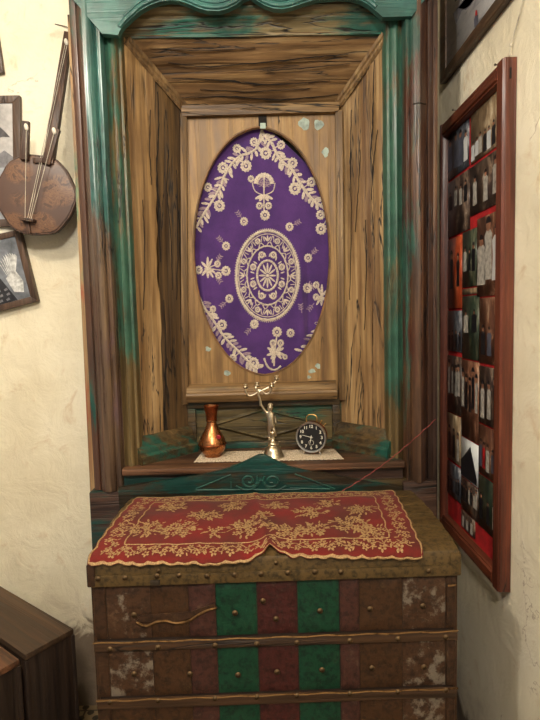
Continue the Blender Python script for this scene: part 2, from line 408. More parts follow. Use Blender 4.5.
# pilasters : cross-sections extruded in z
def pil(xs, z0, z1, mat, name='pilaster'):
    bm = nb(); prism(bm, xs, 'Z', z0, z1); return obj(name, bm, mat, cab)
def curve_pts(cx, cy, r, a0, a1, n=8):
    return [(cx+r*math.cos(a0+(a1-a0)*i/n), cy+r*math.sin(a0+(a1-a0)*i/n)) for i in range(n+1)]
ZT = 3.0
left_prof = [(-.628, 2.0), (-.628, 1.872), (-.618, 1.866), (-.606, 1.866), (-.602, 1.872), (-.596, 1.858), (-.588, 1.850)]
left_prof += [(x, 1.850-.014*math.sin((x+.588)/.045*PI)) for x in (-.58, -.572, -.5655, -.558, -.55)]
left_prof += [(-.543, 1.850), (-.540, 1.858), (-.534, 1.854), (-.524, 1.854), (-.520, 1.862), (-.520, 2.0)]
def halves(pr, cut, m_out, m_in):
    a = [p for p in pr[1:-1] if abs(p[0]) >= cut]; b = [p for p in pr[1:-1] if abs(p[0]) < cut]
    if abs(pr[0][0]) < cut: a, b = b, a
    first, second = a, b
    x1 = (first[-1][0]+second[0][0])/2
    m1, m2 = (m_out, m_in) if abs(pr[0][0]) >= cut else (m_in, m_out)
    pil([pr[0]]+first+[(x1, first[-1][1]), (x1, 2.0)], 1.09, ZT, m1, 'pilaster'); pil([(x1, 2.0), (x1, second[0][1])]+second+[pr[-1]], 1.09, ZT, m2, 'pilaster')
halves(left_prof, .575, M['mauve_wood'], M['teal_left'])
right_prof = [(-x*.985+.002, y) for x, y in left_prof][::-1]
halves(right_prof, .560, M['red_edge'], M['teal_right'])
# inner strips with half round moulding
for s, mt in ((-1, 'teal_strip'), (1, 'teal_strip')):
    o = .002 if s > 0 else -.004
    pr = [(.522, 2.0), (.522, 1.90), (.513, 1.895)] + [(.505-.0, 1.893)] + [(x, 1.893-.013*math.sin((.503-x)/.028*PI)) for x in (.497, .49, .483)] + [(.475, 1.893), (.470, 1.903), (.462, 1.906), (.456, 1.92), (.456, 2.0)]
    pr = [(s*x+o, y) for x, y in pr]
    if s > 0: pr = pr[::-1]
    pil(pr, 1.15, 2.86, M[mt], 'inner_moulding')
# outer edge boards
bm = nb(); hexa(bm, [(-.662,1.90,.0),(-.632,1.90,.0),(-.632,1.93,.0),(-.662,1.93,.0),(-.645,1.90,2.765),(-.622,1.90,2.765),(-.622,1.93,2.765),(-.645,1.93,2.765)], .002)
obj('edge_board', bm, M['pale_edge'], cab)
bm = nb(); box(bm, .618, .634, 1.87, 1.90, 0, 2.98, .003); obj('edge_board', bm, M['red_edge'], cab)
bm = nb(); box(bm, .636, .655, 1.93, 1.96, 0, 2.98, .003); obj('edge_board', bm, M['slate_edge'], cab)
# carcass sides, back and top
bm = nb(); box(bm, -.622, -.602, 1.93, 2.19, 0, 3.0); obj('side_panel', bm, M['lower_wood'], cab)
bm = nb(); box(bm, .602, .617, 1.93, 2.19, 0, 3.0); obj('side_panel', bm, M['lower_wood'], cab)
bm = nb(); box(bm, -.60, .60, 2.175, 2.19, 0, 3.0); obj('rear_board', bm, M['void'], cab)
# hook and wire on the right pilaster
bm = nb(); tube(bm, [onY(413, 104, 1.845), onY(419, 103, 1.836), onY(426, 104, 1.846)], .0022, 6); obj('wire_hook', bm, M['wire'], cab)

# crest : scalloped teal board
CY = 1.838
low = [(102, 33.5), (118, 35), (119.5, 31), (124, 25), (132, 17.5), (140, 10.5), (150, 5), (160, 1.5), (171, 0), (180, 1), (189, 4), (198, 8), (207, 10.5), (219, 11), (228, 8.5), (236, 4.5), (243, -1), (250, -4), (256, 0), (265, 5.5), (274, 8.5), (283, 9), (292, 7), (302, 3.5), (317, -1), (338, -3), (352, -2), (361, 0.5), (369, 5), (376, 11), (383, 17), (412, 16)]
lw = [onY(x, y, CY) for x, y in low]
poly = [(p.x, p.z) for p in lw]
poly += [(.63, 2.82), (.63, 3.0), (-.628, 3.0), (-.628, 2.81)]
bm = nb(); prism(bm, poly, 'Y', CY, CY+.024); crest = obj('crest_board', bm, M['crest'], cab)
bead = smooth_path([(p.x, CY-.002, p.z+.012) for p in lw[2:-2]], 3)
bm = nb(); tube(bm, bead, .0075, 8); obj('crest_bead', bm, M['crest'], cab)
bead = smooth_path([(p.x, CY-.001, p.z+.028) for p in lw[3:-2]], 3)
bm = nb(); tube(bm, bead, .004, 8); obj('crest_bead', bm, M['crest'], cab)
# cornice mouldings behind the crest
zc = 2.695
cp = [(1.99, zc), (1.925, zc), (1.925, zc+.012), (1.918, zc+.020), (1.912, zc+.034), (1.905, zc+.040), (1.898, zc+.050), (1.90, zc+.058), (1.888, zc+.064), (1.880, zc+.078), (1.884, zc+.086), (1.880, zc+.094), (1.872, zc+.11), (1.872, zc+.29), (1.99, zc+.29)]
bm = nb(); prism(bm, cp, 'X', -.515, .515); obj('cornice', bm, M['cornice'], cab)

# splayed planks
def slab(name, a, b, c, d, mat, th=.014, nu=12, nv=90, wob=.002, seed=0, jag=0.0):
    """a,b front bottom/top ; c,d back bottom/top"""
    a, b, c, d = map(Vector, (a, b, c, d)); rnd = random.Random(seed)
    n = (c-a).cross(b-a).normalized()
    ph = [rnd.uniform(0, 6) for _ in range(4)]
    def f(u, v):
        if jag:
            j = jag*max(0, math.sin(v*3.0-.1))*(.5+.28*math.sin(v*13+ph[0])+.22*math.sin(v*31+ph[1])+.16*math.sin(v*73+ph[2]))
            u = u*(1-max(0, j)) if jag > 0 else u
        p = (a*(1-u)+c*u)*(1-v)+(b*(1-u)+d*u)*v
        return p+n*wob*(math.sin(u*7+ph[0])*math.sin(v*9+ph[1])+.5*math.sin(v*23+ph[2]))
    bm = nb(); vs = grid(bm, f, nu, nv)
    ge = bmesh.ops.extrude_face_region(bm, geom=bm.faces[:])
    for e in ge['geom']:
        if isinstance(e, bmesh.types.BMVert):
            sgn = 1 if (n.dot(Vector((a.x, a.y, 0)).normalized()) > 0) else -1
            e.co += n*th*sgn
    return obj(name, bm, mat, cab)
def lerp(p, q, t): return Vector(p)*(1-t)+Vector(q)*t
def side(s, FB, FT, BB, BT, split, m1, m2, seed):
    MB_, MT_ = lerp(FB, BB, split), lerp(FT, BT, split)
    slab('splay_plank', FB, FT, MB_, MT_, m1, seed=seed, jag=.11)
    off = Vector((-.006*(-s), .006, 0))*1.0
    off = Vector((s*.005, .005, 0))
    slab('splay_plank', MB_+off, MT_+off, Vector(BB)+off, Vector(BT)+off, m2, seed=seed+1, wob=.003)
LFB, LFT, LBB, LBT = (-.485, 1.925, 1.168), (-.460, 1.925, 2.70), (-.306, 2.105, 1.168), (-.284, 2.105, 2.53)
RFB, RFT, RBB, RBT = (.482, 1.925, 1.168), (.474, 1.925, 2.70), (.312, 2.105, 1.168), (.326, 2.105, 2.53)
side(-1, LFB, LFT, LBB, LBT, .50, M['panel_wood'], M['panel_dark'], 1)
side(1, RFB, RFT, RBB, RBT, .36, M['panel_wood_right'], M['panel_wood_right'], 5)
# top splay in three boards
cuts = [0, .40, .66, 1.0]
for i in range(3):
    u0, u1 = cuts[i], cuts[i+1]-.012
    a, c = lerp((-.462, 1.925, 2.705), (-.286, 2.105, 2.532), u0), lerp((-.462, 1.925, 2.705), (-.286, 2.105, 2.532), u1)
    b, d = lerp((.476, 1.925, 2.705), (.328, 2.105, 2.532), u0), lerp((.476, 1.925, 2.705), (.328, 2.105, 2.532), u1)
    o3 = Vector((0, .003, .003))*(i % 2)
    bm = nb()
    rnd = random.Random(30+i); ph = [rnd.uniform(0, 6) for _ in range(4)]
    nn = Vector((0, .69, .72))
    def f(u, v):
        p = (a*(1-u)+c*u)*(1-v)+(b*(1-u)+d*u)*v+o3
        return p+nn*.0025*(math.sin(v*11+ph[0]+u*2)+.7*math.sin(v*27+ph[1])*math.sin(u*3+ph[2]))
    grid(bm, f, 8, 50)
    ge = bmesh.ops.extrude_face_region(bm, geom=bm.faces[:])
    for e in ge['geom']:
        if isinstance(e, bmesh.types.BMVert): e.co += nn*.014
    obj('soffit_plank', bm, M['top_wood'], cab)
# mitre beads
def bar(p, q, w, t, mat, name, up):
    p, q, up = Vector(p), Vector(q), Vector(up); d = (q-p).normalized(); s = d.cross(up).normalized(); u = s.cross(d)
    bm = nb()
    pts = []
    for e in (p, q):
        pts.append([e+s*a+u*b for a, b in ((-w/2, -t/2), (w/2, -t/2), (w/2, t*.2), (w*.2, t/2), (0, t*.25), (-w*.2, t/2), (-w/2, t*.2))])
    v0 = [bm.verts.new(x) for x in pts[0]]; v1 = [bm.verts.new(x) for x in pts[1]]
    bm.faces.new(v0); bm.faces.new(v1[::-1])
    for i in range(7): bm.faces.new((v0[i], v1[i], v1[(i+1) % 7], v0[(i+1) % 7]))
    return obj(name, bm, mat, cab)
bar(lerp(LFT, LBT, .02)+Vector((.006, -.004, -.006)), lerp(LFT, LBT, .98)+Vector((.006, -.004, -.006)), .034, .016, M['bead_wood'], 'corner_bead', (.5, -.6, -.5))
bar(lerp(RFT, RBT, .02)+Vector((-.006, -.004, -.006)), lerp(RFT, RBT, .98)+Vector((-.006, -.004, -.006)), .034, .016, M['bead_wood'], 'corner_bead', (-.5, -.6, -.5))
def crack(pts, plane, w):
    """a split in the board : tapered dark sliver following the plank's face"""
    p0, n = Vector(plane[0]), (Vector(plane[1])-Vector(plane[0])).cross(Vector(plane[2])-Vector(plane[0])).normalized()
    cam_ = Vector((0, 0, H))
    if n.dot(cam_-p0) < 0: n = -n
    P = []
    for x, y in pts:
        r = ray(x, y); t = (p0-cam_).dot(n)/r.dot(n); P.append(cam_+r*t+n*.0055)
    P = smooth_path(P, 8); bm = nb(); rr = random.Random(len(s_)); s_.append(1); R = []; m = len(P)
    for i, p in enumerate(P):
        d = (P[min(i+1, m-1)]-P[max(i-1, 0)]).normalized(); t = d.cross(n); k = w*math.sin(PI*(i+.3)/(m-.4))**.6*rr.uniform(.45, 1.25); o = t*rr.uniform(-.0015, .0015)
        R.append((bm.verts.new(p+o-t*k), bm.verts.new(p+o+t*k), bm.verts.new(p+o-n*.004)))
    for A, B in zip(R, R[1:]):
        bm.faces.new((A[0], A[1], B[1], B[0])); bm.faces.new((A[1], A[2], B[2], B[1])); bm.faces.new((A[2], A[0], B[0], B[2]))
    obj('wood_crack', bm, M['void'], cab)
s_ = []
LP, RP, TP = (LFB, LFT, LBB), (RFB, RFT, RBB), ((-.462, 1.925, 2.705), (.476, 1.925, 2.705), (-.286, 2.105, 2.532))
for pts, w in (([(157, 92), (158, 130), (156, 170), (158, 215), (160, 262)], .0032), ([(168, 150), (166, 190), (170, 236), (172, 290)], .0022), ([(176, 170), (177, 240), (176, 300)], .0018), ([(142, 200), (144, 250), (143, 310)], .0013), ([(163, 300), (165, 350), (164, 410)], .0018), ([(150, 110), (149, 150), (151, 185)], .0012)): crack(pts, LP, w)
for pts, w in (([(375, 60), (374, 100), (373, 135), (371, 160)], .0030), ([(378, 130), (374, 165), (372, 200)], .0022), ([(361, 150), (359, 190), (356, 232)], .0018), ([(352, 110), (351, 160), (352, 220), (350, 300)], .0012), ([(366, 220), (367, 270), (365, 330)], .0014)): crack(pts, RP, w)
for pts, w in (([(168, 62), (210, 66), (270, 61), (320, 56), (348, 54)], .0022), ([(172, 78), (215, 79), (270, 84), (330, 80)], .0034), ([(150, 48), (200, 50), (255, 47)], .0012), ([(182, 97), (230, 96), (280, 99), (338, 94)], .0026), ([(260, 70), (300, 68), (350, 63)], .0016), ([(200, 89), (250, 91), (310, 88)], .0018)): crack(pts, TP, w)
# back frame
bm = nb(); hexa(bm, [(-.292,2.088,2.488),(.322,2.088,2.494),(.322,2.118,2.494),(-.292,2.118,2.488),(-.290,2.088,2.530),(.326,2.088,2.532),(.326,2.118,2.532),(-.290,2.118,2.530)], .004)
obj('back_frame_rail', bm, M['sill_wood'], cab)
bm = nb(); hexa(bm, [(-.332,2.085,1.36),(-.306,2.095,1.36),(-.306,2.118,1.36),(-.332,2.118,1.36),(-.294,2.085,2.50),(-.270,2.095,2.50),(-.270,2.118,2.50),(-.294,2.118,2.50)], .003)
obj('back_frame_stile', bm, M['bead_wood'], cab)
bm = nb(); hexa(bm, [(.305,2.095,1.36),(.330,2.085,1.36),(.330,2.118,1.36),(.305,2.118,1.36),(.309,2.095,2.50),(.334,2.085,2.50),(.334,2.118,2.50),(.309,2.118,2.50)], .003)
obj('back_frame_stile', bm, M['bead_wood'], cab)
# oval panel
OC = (.008, 1.960); OA, OB = .270, .488
def oval(a, grow=0.0):
    c, s = math.cos(a), math.sin(a)
    x = (OA+grow)*math.copysign(abs(c)**1.02, c); z = (OB+grow)*math.copysign(abs(s)**.98, s)
    k = 1-.05*abs(s)**12
    return OC[0]+x*(1-.30*max(0, abs(s)-.93)/.07*.5), OC[1]+z
N = 96; X0, X1, Z0, Z1 = -.318, .325, 1.40, 2.50
bm = nb()
def rectpt(a):
    c, s = math.cos(a), math.sin(a)
    t = min(((X1-OC[0]) if c > 0 else (OC[0]-X0))/max(abs(c), 1e-6), ((Z1-OC[1]) if s > 0 else (OC[1]-Z0))/max(abs(s), 1e-6))
    return OC[0]+c*t, OC[1]+s*t
angs = [2*PI*i/N for i in range(N)]
for cx_, cz_ in ((X1, Z1), (X0, Z1), (X0, Z0), (X1, Z0)): angs.append(math.atan2(cz_-OC[1], cx_-OC[0]) % (2*PI))
angs = sorted(angs); NA = len(angs)
yF, yB = 2.112, 2.130
L = []
for a in angs:
    ca = math.atan2(math.sin(a)*OA, math.cos(a)*OB)  # param angle giving roughly the same direction
    # param angle p with tan(a) = OB sin p / (OA cos p)
    p_ = math.atan2(math.sin(a)/OB, math.cos(a)/OA)
    ox, oz = oval(p_); gx, gz = oval(p_, .006); rx, rz_ = rectpt(a)
    mx, mz = (gx+rx)/2, (gz+rz_)/2
    L.append([bm.verts.new(q) for q in ((rx, yF, rz_), (mx, yF, mz), (gx, yF, gz), (ox, yF+.006, oz), (ox, yB, oz), (rx, yB, rz_))])
for i in range(NA):
    A, B = L[i], L[(i+1) % NA]
    for k in range(6):
        try: bm.faces.new((A[k], A[(k+1) % 6], B[(k+1) % 6], B[k]))
        except ValueError: pass
bmesh.ops.remove_doubles(bm, verts=bm.verts[:], dist=1e-5)
obj('oval_panel', bm, M['back_wood'], cab)
bm = nb(); tube(bm, [Vector((oval(2*PI*i/90, .003)[0], yF+.001, oval(2*PI*i/90, .003)[1])) for i in range(90)], .0045, 6, closed=True)
obj('oval_rim', bm, M['rim_wood'], cab)
bm = nb(); box(bm, -.31, .315, 2.160, 2.168, 1.38, 2.52); obj('backing_board', bm, M['void'], cab)
# slot at the top of the oval
bm = nb(); p = onY(262.5, 117, 2.108); box(bm, p.x-.016, p.x+.016, 2.106, 2.111, 2.452, 2.496, .001); obj('latch_slot', bm, M['void'], cab)
bm = nb(); box(bm, p.x-.010, p.x+.012, 2.101, 2.106, 2.440, 2.462, .002); obj('latch_plate', bm, M['flake'], cab)
# pale paint flakes on the oval panel
def flake(px, py, r, asp=1.0, seed=0):
    rnd = random.Random(seed); c = onY(px, py, 2.1112); bm = nb()
    n = 14; ph = rnd.uniform(0, 6)
    vs = [bm.verts.new((c.x+r*math.cos(2*PI*k/n)*(1+.25*math.sin(3*2*PI*k/n+ph)+rnd.uniform(-.12, .12)), 2.1105, c.z+asp*r*math.sin(2*PI*k/n)*(1+.2*math.sin(2*2*PI*k/n+ph*2)+rnd.uniform(-.12, .12)))) for k in range(n)]
    f = bm.faces.new(vs); e = bmesh.ops.extrude_face_region(bm, geom=[f])
    for v in e['geom']:
        if isinstance(v, bmesh.types.BMVert): v.co.y += .002
    obj('paint_flake', bm, M['flake'], cab)
for i, (x, y, r, a) in enumerate([(304.5, 124, .022, .95), (318.5, 125, .018, 1.25), (325.5, 152.5, .013, 1.3), (208, 349, .011, .9), (227, 373, .014, .8), (312, 371, .014, .7), (318, 366, .010, 1.1), (309, 377, .008, .8)]): flake(x, y, r, a, i)
# sill moulding below the oval
sp = [(2.13, 1.368), (2.075, 1.368), (2.066, 1.378), (2.062, 1.398), (2.066, 1.406), (2.078, 1.410), (2.086, 1.424), (2.098, 1.432), (2.112, 1.440), (2.13, 1.440)]
bm = nb(); prism(bm, sp, 'X', -.310, .296); obj('sill_moulding', bm, M['sill_wood'], cab)
# lower green panel with lozenge
bm = nb(); box(bm, -.325, .325, 2.120, 2.134, 1.165, 1.372); obj('lower_panel', bm, M['green_board'], cab)
bm = nb(); box(bm, -.312, -.280, 2.104, 2.124, 1.165, 1.368, .004); obj('panel_stile', bm, M['green_mould'], cab)
bm = nb(); box(bm, .280, .312, 2.104, 2.124, 1.165, 1.368, .004); obj('panel_stile', bm, M['green_mould'], cab)
bm = nb(); box(bm, -.312, .312, 2.100, 2.124, 1.340, 1.368, .004); obj('panel_rail', bm, M['green_mould'], cab)
bm = nb(); box(bm, -.312, .312, 2.104, 2.124, 1.168, 1.196, .004); obj('panel_rail', bm, M['green_mould'], cab)
bm = nb()
loz = [(-.245, 1.266), (0, 1.338), (.245, 1.266), (0, 1.198)]
vs = [bm.verts.new((x, 2.119, z)) for x, z in loz]; vi = [bm.verts.new((x*.86, 2.108, 1.266+(z-1.266)*.84)) for x, z in loz]; vj = [bm.verts.new((x*.78, 2.114, 1.266+(z-1.266)*.74)) for x, z in loz]
for i in range(4):
    j = (i+1) % 4
    bm.faces.new((vs[i], vs[j], vi[j], vi[i])); bm.faces.new((vi[i], vi[j], vj[j], vj[i]))
bm.faces.new(vj); bm.faces.new(vs[::-1])
obj('lozenge_moulding', bm, M['green_board'], cab, ang=20)
# stepped base mouldings along the splays
def step(fr, bk, nrm, z0, name='base_moulding'):
    fr, bk, nrm = Vector(fr), Vector(bk), Vector(nrm).normalized()
    prof = [(-.002, 0), (.050, 0), (.050, .030), (.045, .036), (.040, .038), (.038, .054), (.032, .060), (.022, .064), (.018, .080), (.010, .094), (-.002, .100)]
    bm = nb(); v0 = [bm.verts.new(fr+nrm*a+Vector((0, 0, z0+b))) for a, b in prof]; v1 = [bm.verts.new(bk+nrm*a+Vector((0, 0, z0+b))) for a, b in prof]
    bm.faces.new(v0); bm.faces.new(v1[::-1]); n = len(prof)
    for i in range(n): bm.faces.new((v0[i], v1[i], v1[(i+1) % n], v0[(i+1) % n]))
    obj(name, bm, M['green_mould'], cab)
step((-.490, 1.920, 0), (-.306, 2.105, 0), (.707, -.707, 0), 1.170)
step((.487, 1.920, 0), (.308, 2.105, 0), (-.707, -.707, 0), 1.170)
# shelf and lower rails
bm = nb(); box(bm, -.518, .505, 1.842, 2.134, 1.146, 1.170, .003); obj('shelf', bm, M['shelf_wood'], cab)
bm = nb(); box(bm, -.518, .505, 1.868, 1.885, 1.098, 1.148); obj('shelf_rail', bm, M['lower_wood'], cab)
bm = nb(); box(bm, -.55, .55, 1.856, 1.885, 1.055, 1.100, .004); obj('shelf_rail', bm, M['green_mould'], cab)
# pediment board
ped = [(118, 488), (140, 484.5), (170, 480), (200, 475), (220, 470.5), (236, 465.5), (247, 461), (254, 457.5), (259, 455), (265, 455), (270, 457.5), (277, 461.5), (288, 466), (304, 470), (325, 474), (350, 479), (376, 483.5), (402, 487)]
pp = [onY(x, y, 1.832) for x, y in ped]
poly = [(p.x, p.z) for p in pp]+[(.498, 1.03), (-.53, 1.03)]
bm = nb(); prism(bm, poly, 'Y', 1.830, 1.852, .002); obj('pediment_board', bm, M['pediment'], cab)
def relief(pts, r, name='carved_relief'):
    bm = nb(); tube(bm, smooth_path([onY(x, y, 1.829) for x, y in pts], 5) if len(pts) > 3 else [onY(x, y, 1.829) for x, y in pts], r, 8); obj(name, bm, M['flat_teal'], cab)
relief([(196, 489), (231, 474.5), (231, 488.5)], .003); relief([(196, 490), (300, 489.5)], .0035); relief([(295, 474), (335, 489)], .003); relief([(290, 488), (330, 489)], .003)
def spiral(cx, cy, r0, turns, s, a0):
    return [(cx+s*r0*(1-.75*t/20)*math.cos(a0+turns*2*PI*t/20), cy+.85*r0*(1-.75*t/20)*math.sin(a0+turns*2*PI*t/20)) for t in range(21)]
relief(spiral(249, 480.5, 9, 1.4, 1, -.6), .0042); relief(spiral(272, 480.5, 9, 1.4, -1, -.6), .0042)
relief([(236, 486), (245, 490), (254, 488), (261, 480), (268, 488), (277, 490), (286, 486)], .0042)
# plinths and the closed base behind the trunk
bm = nb(); box(bm, -.640, -.520, 1.844, 1.93, 0, 1.088, .004); obj('plinth', bm, M['lower_wood'], cab)
bm = nb(); box(bm, .500, .622, 1.844, 1.93, 0, 1.094, .004); obj('plinth', bm, M['lower_wood'], cab)
bm = nb(); box(bm, -.52, .50, 1.862, 1.89, 0, 1.06); obj('base_front', bm, M['lower_wood'], cab)

# ------------------------------------------------------------------ purple cloth
pc = thing('embroidered_cloth', 'purple velvet cloth with cream embroidery hung behind the oval opening', 'cloth', (OC[0], 2.142, 1.40))
PY = 2.143
def fold(x, z):
    w = 0.0
    w += .0035*math.sin((x-.06*z)*30+1)*max(0, min(1, (2.30-z)/.7))
    for px_, amp, wd, ztop in ((.165, -.008, .012, 2.05), (.192, .006, .010, 2.0), (.225, -.006, .012, 1.95), (-.20, .005, .014, 1.95), (-.235, -.006, .012, 2.0)):
        k = max(0, min(1, (ztop-z)/.25)); w += (1.9 if amp > 0 else 1.1)*amp*k*math.exp(-((x-px_)/wd)**2)
    w += .003*math.sin(z*14+x*9)
    return max(-.009, min(.014, w))
def psurf(px, py, h=0.0):
    p = onY(px, py, PY); return Vector((p.x, PY+fold(p.x, p.z)-h-.0013, p.z))
def cloth_top(x):
    # upper hem: high at the slot, sagging away at the right
    pk = onY(268, 129, PY); sg = onY(314.5, 171, PY)
    if x < pk.x: return 2.478
    t = (x-pk.x)/(sg.x-pk.x)
    return 2.455+(sg.z-2.455)*min(t, 1.4)+.003*math.sin(min(t, 1)*PI)
def pf(u, v):
    x = -.285+u*.590; z0 = 1.40; z1 = cloth_top(x); z = z0+(z1-z0)*v
    return Vector((x, PY+fold(x, z), z))
bm = nb(); grid(bm, pf, 90, 110); obj('velvet_panel', bm, M['purple'], pc, solid=.0018)
# embroidery drawing tools, all in a 2D design space laid on a surface
def blob(bm, s, cx, cy, rx, ry, ang, h, n=9):
    c = bm.verts.new(s(cx, cy, h)); ca, sa = math.cos(ang), math.sin(ang); ring = []
    for k in range(n):
        a = 2*PI*k/n; x, y = rx*math.cos(a), ry*math.sin(a)
        ring.append(bm.verts.new(s(cx+x*ca-y*sa, cy+x*sa+y*ca, .0004)))
    for k in range(n): bm.faces.new((c, ring[k], ring[(k+1) % n]))
def cord(bm, s, pts, w, h, closed=False, sm=4):
    P = smooth_path([(x, y, 0) for x, y in pts], sm, closed) if sm > 1 else [Vector((x, y, 0)) for x, y in pts]
    n = len(P); R = []
    for i, p in enumerate(P):
        d = (P[(i+1) % n]-P[i-1]) if closed else (P[min(i+1, n-1)]-P[max(i-1, 0)])
        d.normalize(); t = Vector((-d.y, d.x, 0)); ww = w*(1+.18*math.sin(i*2.4))
        R.append([bm.verts.new(s(p.x+t.x*ww*k, p.y+t.y*ww*k, hh)) for k, hh in ((-1, .0003), (-.4, h), (.4, h), (1, .0003))])
    for i in range(n if closed else n-1):
        A, B = R[i], R[(i+1) % n]
        for k in range(3): bm.faces.new((A[k], A[k+1], B[k+1], B[k]))
def ring_flower(bm, s, cx, cy, r, h=.0025):
    # thick doughnut with frayed edge and a centre knot
    n = 22; o = []
    for k in range(n):
        a = 2*PI*k/n; j = 1+.09*(-1)**k
        o.append([bm.verts.new(s(cx+r*f*math.cos(a), cy+r*f*math.sin(a)*1.08, hh)) for f, hh in ((j, .0004), (.78, h), (.50, h), (.40, .0005))])
    for k in range(n):
        A, B = o[k], o[(k+1) % n]
        for q in range(3): bm.faces.new((A[q], A[q+1], B[q+1], B[q]))
    blob(bm, s, cx, cy, r*.24, r*.26, 0, h)
def leaf(bm, s, x, y, ang, ln, wd, h=.0018):
    blob(bm, s, x+math.cos(ang)*ln*.5, y+math.sin(ang)*ln*.5, ln*.5, wd*.5, ang, h, 10)
def sprig(bm, s, x, y, ang, ln):
    e = (x+math.cos(ang)*ln, y+math.sin(ang)*ln); cord(bm, s, [(x, y), ((x+e[0])/2+.4, (y+e[1])/2), e], .38, .001, sm=3)
    for t in (.35, .6, .85):
        bx, by = x+math.cos(ang)*ln*t, y+math.sin(ang)*ln*t
        for sg in (-1, 1):
            a2 = ang+sg*.95; cord(bm, s, [(bx, by), (bx+math.cos(a2)*ln*.33, by+math.sin(a2)*ln*.33)], .42, .001, sm=1)
rnd = random.Random(4)
bm = nb(); bd = nb()
def vine(pts, w, flowers, every=3.6, lo=7.6, skip=()):
    P = smooth_path([(x, y, 0) for x, y in pts], 8); cord(bm, psurf, [(p.x, p.y) for p in P], w, .0028, sm=1)
    acc = 0; side_ = 1
    for i in range(1, len(P)-1):
        acc += (P[i]-P[i-1]).length
        if acc > every:
            acc = 0; d = P[i+1]-P[i-1]; a = math.atan2(d.y, d.x)
            for sg in (-1, 1):
                aa = a+sg*rnd.uniform(.7, 1.15); L_ = lo*rnd.uniform(.75, 1.2)
                bx, by = P[i].x+math.cos(aa)*1.2, P[i].y+math.sin(aa)*1.2
                mid = (bx+math.cos(aa)*L_*.6, by+math.sin(aa)*L_*.6)
                if any((mid[0]-fx)**2+(mid[1]-fy)**2 < (fr+1.6)**2 for fx, fy, fr in flowers): continue
                leaf(bm if rnd.random() < .7 else bd, psurf, bx, by, aa, L_, rnd.uniform(2.5, 3.5))
    for fx, fy, fr in flowers:
        q = min(P, key=lambda v: (v.x-fx)**2+(v.y-fy)**2)
        cord(bm, psurf, [(q.x, q.y), (fx, fy)], .55, .0015, sm=1); ring_flower(bm, psurf, fx, fy, fr)
vine([(262, 130), (257, 147), (249, 153), (240, 156), (231, 165), (224, 177), (221, 186), (214, 198.5), (207, 209), (201, 218), (196, 228)], 1.25,
     [(246, 166, 5.6), (223, 168, 5.4), (237, 148.5, 4.3), (219.5, 206, 5.4), (208, 187.5, 4.2), (254, 142, 4.2), (229, 180, 0.1)])
vine([(261, 131), (266, 137), (272, 143.6), (278, 156), (285, 164), (293, 171), (302, 186), (313, 200), (325, 209), (329, 216)], 1.5,
     [(265.7, 153, 5.8), (281, 145, 4.2), (292.5, 163, 5.0), (311.5, 182, 4.6), (295, 188.5, 6.0), (321, 229, 5.4), (320.5, 215, 4.5)])
vine([(200, 298), (203, 305), (209, 314), (214, 321.5), (225, 337.6), (238, 351), (250, 363), (258, 369)], 1.2,
     [(222, 325, 5.0), (253.5, 363, 5.4), (213, 309, 3.2), (233, 358, 3.8)])
vine([(328, 318), (321, 328), (311, 342), (300, 355)], .8, [(318, 338, 3.2)], 6)
# medallion
MX, MZ, RX, RY = 267.5, 275.5, 31.0, 44.5
def ell(k, n=72, f=0): return [(MX+RX*k*math.cos(2*PI*i/n), MZ+RY*k*math.sin(2*PI*i/n)) for i in range(n)]
bm2 = nb()
cord(bm2, psurf, ell(1.0), 1.35, .003, True, 1); cord(bm2, psurf, ell(.93), .45, .0015, True, 1)
for i in range(110):
    a = 2*PI*i/110; blob(bm2, psurf, MX+RX*1.05*math.cos(a), MZ+RY*1.04*math.sin(a), .9, .45, a, .0015, 6)
cord(bm2, psurf, ell(.66), .8, .0025, True, 1)
cord(bm2, psurf, [(MX+RX*(.70+.055*math.sin(16*2*PI*i/160))*math.cos(2*PI*i/160), MZ+RY*(.70+.055*math.sin(16*2*PI*i/160))*math.sin(2*PI*i/160)) for i in range(160)], .55, .0025, True, 1)
cord(bm2, psurf, ell(.335), 1.1, .003, True, 1)
for i in range(12):
    a = 2*PI*i/12; c_, s_ = math.cos(a), math.sin(a)
    ln = math.hypot(RX*.24*c_, RY*.24*s_); an = math.atan2(RY*s_, RX*c_)
    leaf(bm2, psurf, MX+RX*.05*c_, MZ+RY*.05*s_, an, ln, 1.9, .0022)
blob(bm2, psurf, MX, MZ, 1.6, 1.8, 0, .003)
for i in range(8):
    a = 2*PI*(i+.5)/8; ring_flower(bm2, psurf, MX+RX*.50*math.cos(a), MZ+RY*.50*math.sin(a), 3.3)
    a2 = 2*PI*i/8
    for sg in (-.12, .12): leaf(bm2, psurf, MX+RX*.42*math.cos(a2+sg), MZ+RY*.42*math.sin(a2+sg), math.atan2(RY*math.sin(a2), RX*math.cos(a2))+sg*3, 4.6, 1.5)
for i in range(16):
    a = 2*PI*i/16; x, y = MX+RX*.83*math.cos(a), MZ+RY*.83*math.sin(a); rad = math.atan2(RY*math.sin(a), RX*math.cos(a))
    if i % 2:
        ring_flower(bm2, psurf, x, y, 2.9)
    else:
        for sg in (-.6, 0, .6): leaf(bm2, psurf, x-math.cos(rad)*3, y-math.sin(rad)*3, rad+sg, 6.2, 1.7)
    for sg in (-.07, .07): cord(bm2, psurf, [(MX+RX*.77*math.cos(a+.2+sg), MZ+RY*.77*math.sin(a+.2+sg)), (MX+RX*.9*math.cos(a+.2+sg*.3), MZ+RY*.9*math.sin(a+.2+sg*.3))], .4, .0012, sm=1)
obj('embroidered_medallion', bm2, M['thread'], pc)
